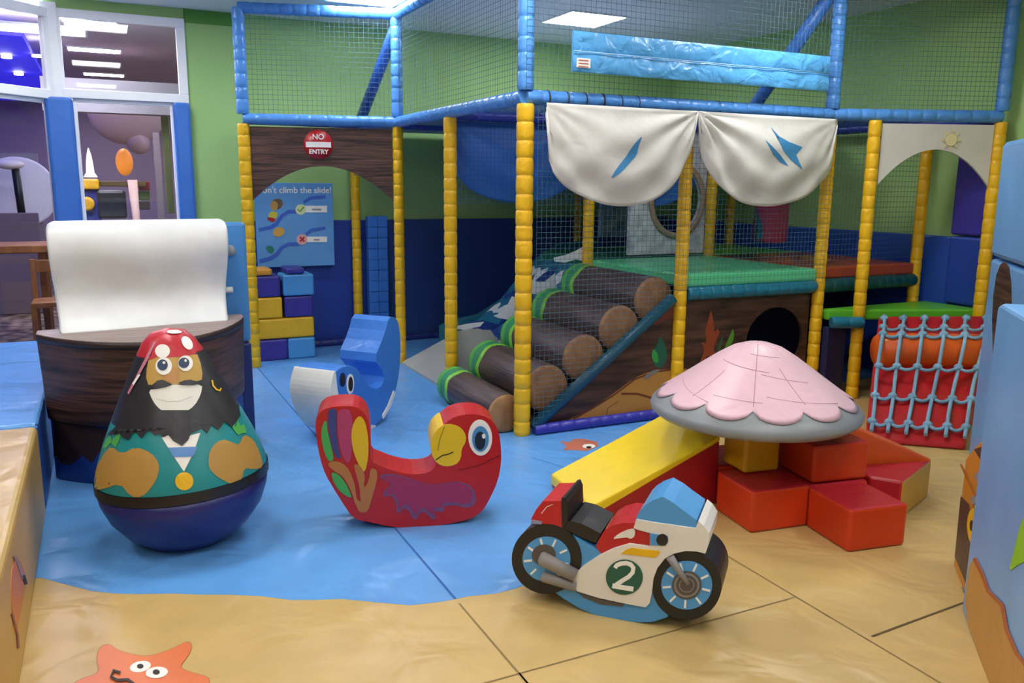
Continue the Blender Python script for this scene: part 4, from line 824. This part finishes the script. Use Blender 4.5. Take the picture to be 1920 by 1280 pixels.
jag = [(175, 600), (195, 575), (215, 600), (240, 585), (252, 612), (285, 625), (315, 575), (350, 618), (388, 572), (420, 602), (445, 592), (462, 612), (490, 600), (515, 630), (560, 657), (592, 625), (605, 592), (640, 575), (665, 565), (690, 592), (712, 548), (748, 572), (780, 532), (818, 560), (845, 520), (862, 500), (850, 440), (600, 470), (300, 470), (215, 560)]
dec('beard_edge', [(p1(jag), BLKH)], ha, .005)
dec('collar', [(p1([(455, 612), (482, 598), (505, 600), (560, 640), (605, 600), (655, 588), (620, 690), (570, 790), (510, 700)]), EYEW), (p1([(488, 665), (640, 660), (617, 712), (517, 715)]), vin('collar_blue_print', '5A8CCB', .4, .05)), (p1(jag[11:19]+[(600, 500), (500, 500)]), BLKH)], ja)
dec('medallion', [(p1(circ(572, 840, 47, 47)), YEL)], ja, .004)
HND = vin('hand_tan_print', 'B48A42', .42, .06)
dec('hand_print', [(p1(smooth_poly([(88, 862), (105, 790), (150, 700), (195, 655), (245, 700), (320, 660), (400, 690), (442, 745), (440, 800), (405, 870), (350, 925), (290, 918), (240, 850), (140, 885), (95, 880)], 1)), HND)], ja)
dec('hand_print', [(p1(smooth_poly([(695, 745), (705, 670), (765, 618), (830, 640), (855, 655), (880, 595), (930, 620), (965, 690), (985, 770), (930, 778), (882, 770), (872, 830), (835, 862), (770, 835), (710, 790)], 1)), HND)], ja)
LG_ = vin('leaf_green_print', '4EA84A', .4, .05)
dec('leaf_print', [(p1([(150, 665), (165, 620), (190, 600), (196, 632), (236, 572), (240, 610), (228, 640), (215, 662), (190, 640), (165, 668)]), LG_)], ja); dec('leaf_print', [(p1([(820, 560), (822, 530), (838, 560), (845, 520), (862, 555), (880, 540), (892, 590), (870, 590), (850, 600), (835, 585)]), LG_)], ja, .004)
face = p6([(215, 262), (420, 258), (690, 235), (722, 320), (742, 430), (735, 490), (640, 520), (480, 535), (330, 545), (205, 540), (185, 470), (190, 380)])
fc = dec('face', [(face, vin('face_tan_print', 'C09848', .42, .06)), (p6(circ(440, 440, 75, 85)), vin('nose_print', 'BE8644', .42, .05))])
dec('bandana_edge', [(p6([(200, 300), (235, 250), (290, 60), (330, 25), (430, 5), (545, 5), (600, 50), (650, 160), (688, 205), (665, 235), (540, 262), (400, 268), (300, 262)]), vin('bandana_red', 'BE2430')), (p6(circ(348, 205, 72, 68)), EYEW), (p6(circ(585, 128, 45, 72, a0=-.6)), EYEW), (p6(circ(462, 22, 70, 16)), EYEW)], bn_, .003)
for (a, b) in (((360, 355, 80, 88), (350, 345, 50, 55)), ((572, 328, 72, 78), (555, 325, 52, 52))):
    dec('eye', [(p6(circ(*a)), EYEW), (p6(circ(*b)), vin('pirate_eye_blue', '1E3458', .4, .05)), (p6(circ(b[0]+14, b[1]-22, 13, 14)), EYEW)], fc, .0055, step=5)
dec('moustache', [(p6([(195, 545), (250, 545), (300, 500), (350, 492), (410, 520), (440, 535), (390, 565), (300, 580), (210, 580)]), BLKH), (p6([(500, 525), (560, 500), (620, 495), (680, 512), (745, 508), (738, 532), (640, 548), (540, 545)]), BLKH)], fc, .008)
dec('grin', [(p6(smooth_poly([(208, 592), (300, 582), (400, 560), (460, 535), (560, 548), (742, 532), (725, 640), (665, 750), (570, 818), (480, 835), (390, 825), (300, 770), (245, 690)], 1)), WHT), (p6(stroke([(290, 680), (400, 710), (520, 705), (640, 660)], 5)), mat('grin_line', 'B8B4A8', .5))], ha, .004)
dec('earring', [(p6(stroke([(835, 495), (845, 550), (880, 590), (915, 600), (925, 575)], 16)), YEL)], ha, .004)
dec('bandana_tail', [(p6([(262, 120), (285, 110), (205, 290), (130, 430), (60, 560), (15, 640), (2, 620), (90, 450), (180, 270)]), vin('faded_pink_print', 'C07A90', .4, .05)), (p6([(112, 440), (135, 440), (70, 545), (52, 530)]), EYEW)], ha, .004)

# ------------------------------------------------------------------ blue shark rocker
az = R(50); L_ = Vector((math.sin(az), math.cos(az), 0)); T_ = Vector((math.cos(az), -math.sin(az), 0)); o0 = Vector((1.0, 5.12, 0))
t = thing('shark_rocker', 'blue shark rocker with white belly and upright tail, behind the parrot rocker', 'rocker', o0+L_*.4+T_*.14)
SHB = vin('shark_blue', '3F80D8', .34, .35, 7)
def uz(p, w=0.): return o0+L_*p[0]+Vector((0, 0, p[1]))+T_*w
sp_ = [(.03, .46), (-.02, .36), (.0, .26), (.05, .16), (.13, .07), (.25, .015), (.38, .0), (.52, .02), (.64, .08), (.73, .18), (.79, .32), (.81, .48), (.80, .62), (.76, .70), (.66, .72), (.60, .60), (.47, .46), (.56, .38), (.60, .30), (.52, .25), (.42, .28), (.34, .36), (.28, .44), (.2, .475), (.1, .48)]
q = MB(); sp_ = smooth_poly(sp_, 1); q.prism([uz(p, .29) for p in sp_], [uz(p, 0) for p in sp_], SHB); q.build('body', t, .03)
wb = [(.02, .47), (-.03, .36), (-.01, .25), (.045, .15), (.125, .06), (.245, .005), (.38, -.0), (.5, .005), (.36, .045), (.22, .09), (.13, .16), (.075, .26), (.05, .36), (.04, .475)]
wb = smooth_poly(wb, 2); q = MB(); q.prism([uz((a, max(b, .0)), .297) for a, b in wb], [uz((a, max(b, .0)), -.007) for a, b in wb], vin('belly_white', 'E4E4DC', .38)); q.build('belly', t, .02)
q = MB(); q.prism([uz(p, .297) for p in [(.56, .03), (.66, .09), (.72, .18), (.70, .20), (.62, .11), (.55, .06)]], [uz(p, -.005) for p in [(.56, .03), (.66, .09), (.72, .18), (.70, .20), (.62, .11), (.55, .06)]], vin('belly_white', 'E4E4DC')); q.build('belly_band', t, .005)
for (u_, z_, a, b, c) in ((.115, .40, .024, .036, 0), (.195, .355, .03, .052, 1)):
    q = MB()
    for i, (k, m) in enumerate((((1.35, 1.25), EYEW if c else vin('eye_rim_blue', '16306A', .4)), ((.8, .9), INK))):
        P = [uz((u_+a*k[0]*math.cos(2*PI*j/20), z_+b*k[1]*math.sin(2*PI*j/20)), .293+.003*i) for j in range(20)]; q.prism(P, [v-T_*.003 for v in P], m)
    q.build('eye', t)

# ------------------------------------------------------------------ soft ship with sail
HO = Vector((.18, 5.05, 0)); t = thing('play_ship', 'brown plank printed soft play ship hull with a flat deck, left of the room', 'play ship', HO)
def half(w, d, z, back=0., n=28, x0=0.):
    A = Vector((-.53, -.08, 0)); Bv = Vector((.55, .12, 0)); out = []
    for k in range(n+1):
        th = PI+PI*k/n; u = math.cos(th); v = -math.sin(th)
        base = A.lerp(Bv, (u*w+1)/2); out.append(HO+base+Vector((.1, -1, 0)).normalized()*(d*v**1.7 if v > 1e-9 else 0)+Vector((0, 0, z)))
    e = A.lerp(Bv, (w+1)/2); s0 = A.lerp(Bv, (1-w)/2)
    out += [HO+e+Vector((0, .1, z)), HO+s0+Vector((0, .1, z))]
    return out
q = MB(); q.loft([half(.95, .36, .0), half(.95, .38, .36)], vin('ship_lower_navy', '1A3A86', .4)); lo = q.build('lower_hull', t, .01)
q = MB(); q.loft([half(.97, .44, .335), half(.98, .49, .42), half(.985, .53, .55), half(1.0, .56, .74), half(1.0, .565, .80)], PLANKX); hu = q.build('hull', t, .012)
q = MB(); q.loft([half(1.005, .57, .765), half(1.005, .572, .802)], mat('deck_edge_print', '2E1E1A', .45), True); q.loft([half(1.0, .562, .801), half(1.0, .562, .806)], wood_mat('deck_print', '8E7A74', 'A8948C', (1.2, 14, 1.2)), True); q.build('deck', t)
q = MB(); lb_ = bvh_of(lo)
decal(q, [(90, 780), (170, 798), (330, 830), (480, 800), (480, 860), (360, 900), (230, 850), (205, 838), (186, 847), (172, 868), (155, 852), (148, 860), (130, 872), (92, 864)], lb_, vin('ship_lower_brown', '2C1814', .5), .004, 12); q.build('wave_print', lo)
SX0, SX1 = -.25, .64
prof = [(4.96, .80), (5.02, .86), (5.055, .94), (5.05, 1.02), (5.01, 1.10), (4.965, 1.19), (4.95, 1.27), (4.965, 1.34), (5.01, 1.385), (5.07, 1.395)]
q = MB(); th = .07
fr = [Vector((0, y, z)) for y, z in prof]; bkp = [Vector((0, y+th*(1 if i < 8 else .9-.15*(i-8)), z-(.0 if i < 8 else .05+.01*(i-8)))) for i, (y, z) in enumerate(prof)]
loop = fr+bkp[::-1]; nx = 24
def tw(v, f): 
    x = SX0+(SX1-SX0)*f; return Vector((x+.01*math.sin(v.z*6)*(1 if f > .5 else -1), v.y+.12*(f-.5)+.006*math.sin(f*9+v.z*11), v.z))
rings = []
for i in range(nx+1):
    f = i/nx; ins = 0
    if i in (0, nx): ins = .016
    cen = sum(loop, Vector())/len(loop); rings.append([tw(v if not ins else v.lerp(Vector((0, v.y, v.z)), 1)+(Vector((0, 0, -ins)) if v.z > 1.36 else Vector()), f) for v in loop])
q.loft(rings, vin('sail_white', 'E8EAEA', .34, .2, 4), True); q.build('sail', t, .02, label='thick curved white padded sail')
q = MB(); q.bb((.3, 5.3, .62), (.79, 5.38, 1.36), vin('board_blue', '4488C8', .38)); bb_ = q.build('backboard', t, .02)
q = MB(); q.bb((.3, 5.3, 0), (.79, 5.385, .615), vin('board_navy', '20306E', .4)); q.build('backboard_base', t, .015)
a = PY(431, 470, 5.26); q = MB(); q.sphere(a, .035, mat('knob_grey', '8A9096', .4), 12); q.sphere(a-Vector((.03, .0, -.015)), .022, WHT, 10); q.build('knob', bb_); a = PY(430, 543, 5.26); q = MB(); q.tube([a-Vector((.05, 0, 0)), a+Vector((.02, 0, 0))], .018, WHT, 10); q.build('peg', bb_)

# ------------------------------------------------------------------ padded bench along the left
def bench(y0, y1, mt, ms, lab, nm='padded_bench'):
    q = MB(); x1 = -.345
    v = [Vector((-3.2, y0, 0)), Vector((x1, y0, 0)), Vector((x1, y1, 0)), Vector((-3.2, y1, 0))]; v += [a+Vector((0, 0, .45)) for a in v]
    q.faces(v, [(0, 1, 5, 4), (2, 3, 7, 6), (3, 0, 4, 7), (3, 2, 1, 0)], mt); q.faces(v, [(1, 2, 6, 5)], ms); q.faces(v, [(4, 5, 6, 7)], mt); bmesh.ops.remove_doubles(q.bm, verts=q.bm.verts, dist=1e-5)
    return q.build(nm, bev=.025, label=lab, cat='padded bench', seg=3)
bs = bench(.6, 4.43, FLS, vin('bench_side_sand', 'C29A50', .42, .2, 4), 'low sand coloured padded bench with a seahorse print, at the left edge')
bench(4.47, 6.9, FLB, vin('bench_side_navy', '1E4486', .4, .2, 4), 'low blue padded bench beyond the sand coloured one')
q = MB(); BS = Plane((-.345, 3, 0), (1, 0, 0)); 
BS.plate(q, smooth_poly([(30, 1045), (40, 1052), (48, 1078), (45, 1120), (36, 1160), (32, 1190), (26, 1170), (22, 1120), (22, 1075), (26, 1055)], 1), .003, vin('seahorse_orange', 'C87434', .4, .1)); BS.plate(q, stroke([(28, 1042), (36, 1060), (44, 1085)], 4), .005, mat('seahorse_lilac', '8A7E9A', .5)); BS.plate(q, stroke([(24, 1150), (34, 1190), (36, 1215)], 3), .004, mat('seahorse_line', '8A5A4A', .5))
BS.plate(q, stroke([(45, 1078), (50, 1095)], 5), .006, INK)
q.build('seahorse_print', bs)

# ------------------------------------------------------------------ printed padded walls at the right edge
wd = Vector((-.7071, -.7071, 0)); wn = Vector((-.7071, .7071, 0)); wp = Vector((3.2, 2.16, 0))
def wpoly(o, pts, t_, m, name, label, off=0., bev=.02):
    A = [o+wd*s+Vector((0, 0, z))+wn*off for s, z in pts]; q = MB(); q.prism(A, [v-wn*t_ for v in A], m); return q.build(name, bev=bev, label=label, cat='padded wall')
CH1 = wpoly(wp, [(0, 0), (0, .48), (.1, .55), (.22, .62), (.36, .67), (.40, .67), (.40, 0)], .13, vin('chest_orange', 'D0892A', .4, .15), 'treasure_chest_pad', 'padded wall end printed as an orange and brown treasure chest')
WPL = Plane(wp, wn)
q = MB(); BRN = vin('chest_brown', '4A3630', .45, .1)
WPL.plate(q, [(1801, 930), (1816, 945), (1826, 1000), (1821, 1050), (1816, 1106), (1786+4, 1043)], .003, BRN); WPL.plate(q, [(1826, 842), (1850, 834), (1849, 875), (1838, 862)], .003, BRN)
WPL.plate(q, smooth_poly([(1816, 960), (1826, 950), (1832, 985), (1827, 1025), (1817, 1015), (1812, 985)], 1), .005, YEL); WPL.plate(q, circ(1821, 985, 3, 10), .007, INK); WPL.plate(q, stroke([(1801, 870), (1833, 940)], 3), .005, vin('chest_edge', 'A86420', .4))
for c in ((1832, 893), (1824, 937), (1801, 1108)): WPL.plate(q, circ(c[0], c[1], 5, 8), .006, GREY)
q.build('chest_print', CH1)
NW = wpoly(wp, [(.41, 0), (.41, 1.185), (.46, 1.2), (2.6, 1.2), (2.6, 0)], .14, SKYB, 'blue_wall_pad', 'tall pale blue padded wall cut by the right edge of the photo', .035, .03)
o3 = .038; q = MB(); SD2 = vin('wall_sand', 'BE8A42', .42)
edge = [(1826, 1046), (1840, 1075), (1852, 1108), (1878, 1134), (1886, 1180), (1905, 1225), (1935, 1262)]
WPL.plate(q, edge+[(1960, 1340), (1872, 1340), (1852, 1280), (1815, 1168), (1809, 1130), (1817, 1060)], o3, SD2); WPL.plate(q, stroke(edge, 6), o3+.002, vin('sand_border', 'A8502A', .42, .05)); q.build('sand_print', NW)
q = MB(); WPL.plate(q, smooth_poly([(1925, 960), (1912, 985), (1902, 1030), (1890, 1072), (1905, 1060), (1925, 1050), (1990, 1000)], 1), o3, vin('leaf_lime', '8CCB2E', .4, .05)); q.build('leaf_print', NW)
fo_ = Vector((4.655, 3.13, 0))
FW1 = wpoly(fo_, [(0.0, 0), (0.0, 1.2), (1.4, 1.2), (1.4, 0)], .16, SKYB, 'castle_wall_pad', 'pale blue padded wall with a dark arched doorway, right of the rope net')
FPL = Plane(fo_, wn); q = MB()
FPL.plate(q, [(1862, 700), (1860, 600), (1862, 555), (1868, 515), (1876, 495), (1884, 490), (1891, 500), (1895, 530), (1896, 580), (1896, 700)], .004, PLANKX); q.build('arch_print', FW1)
PWL = wpoly(fo_+Vector((0, 0, 1.21)), [(-.02, 0), (-.04, .66), (1.4, .66), (1.4, 0)], .2, SKYB, 'castle_top_pad', 'thick pale blue pillow pad on top of the arched wall, beside the last yellow post', .01, .06)
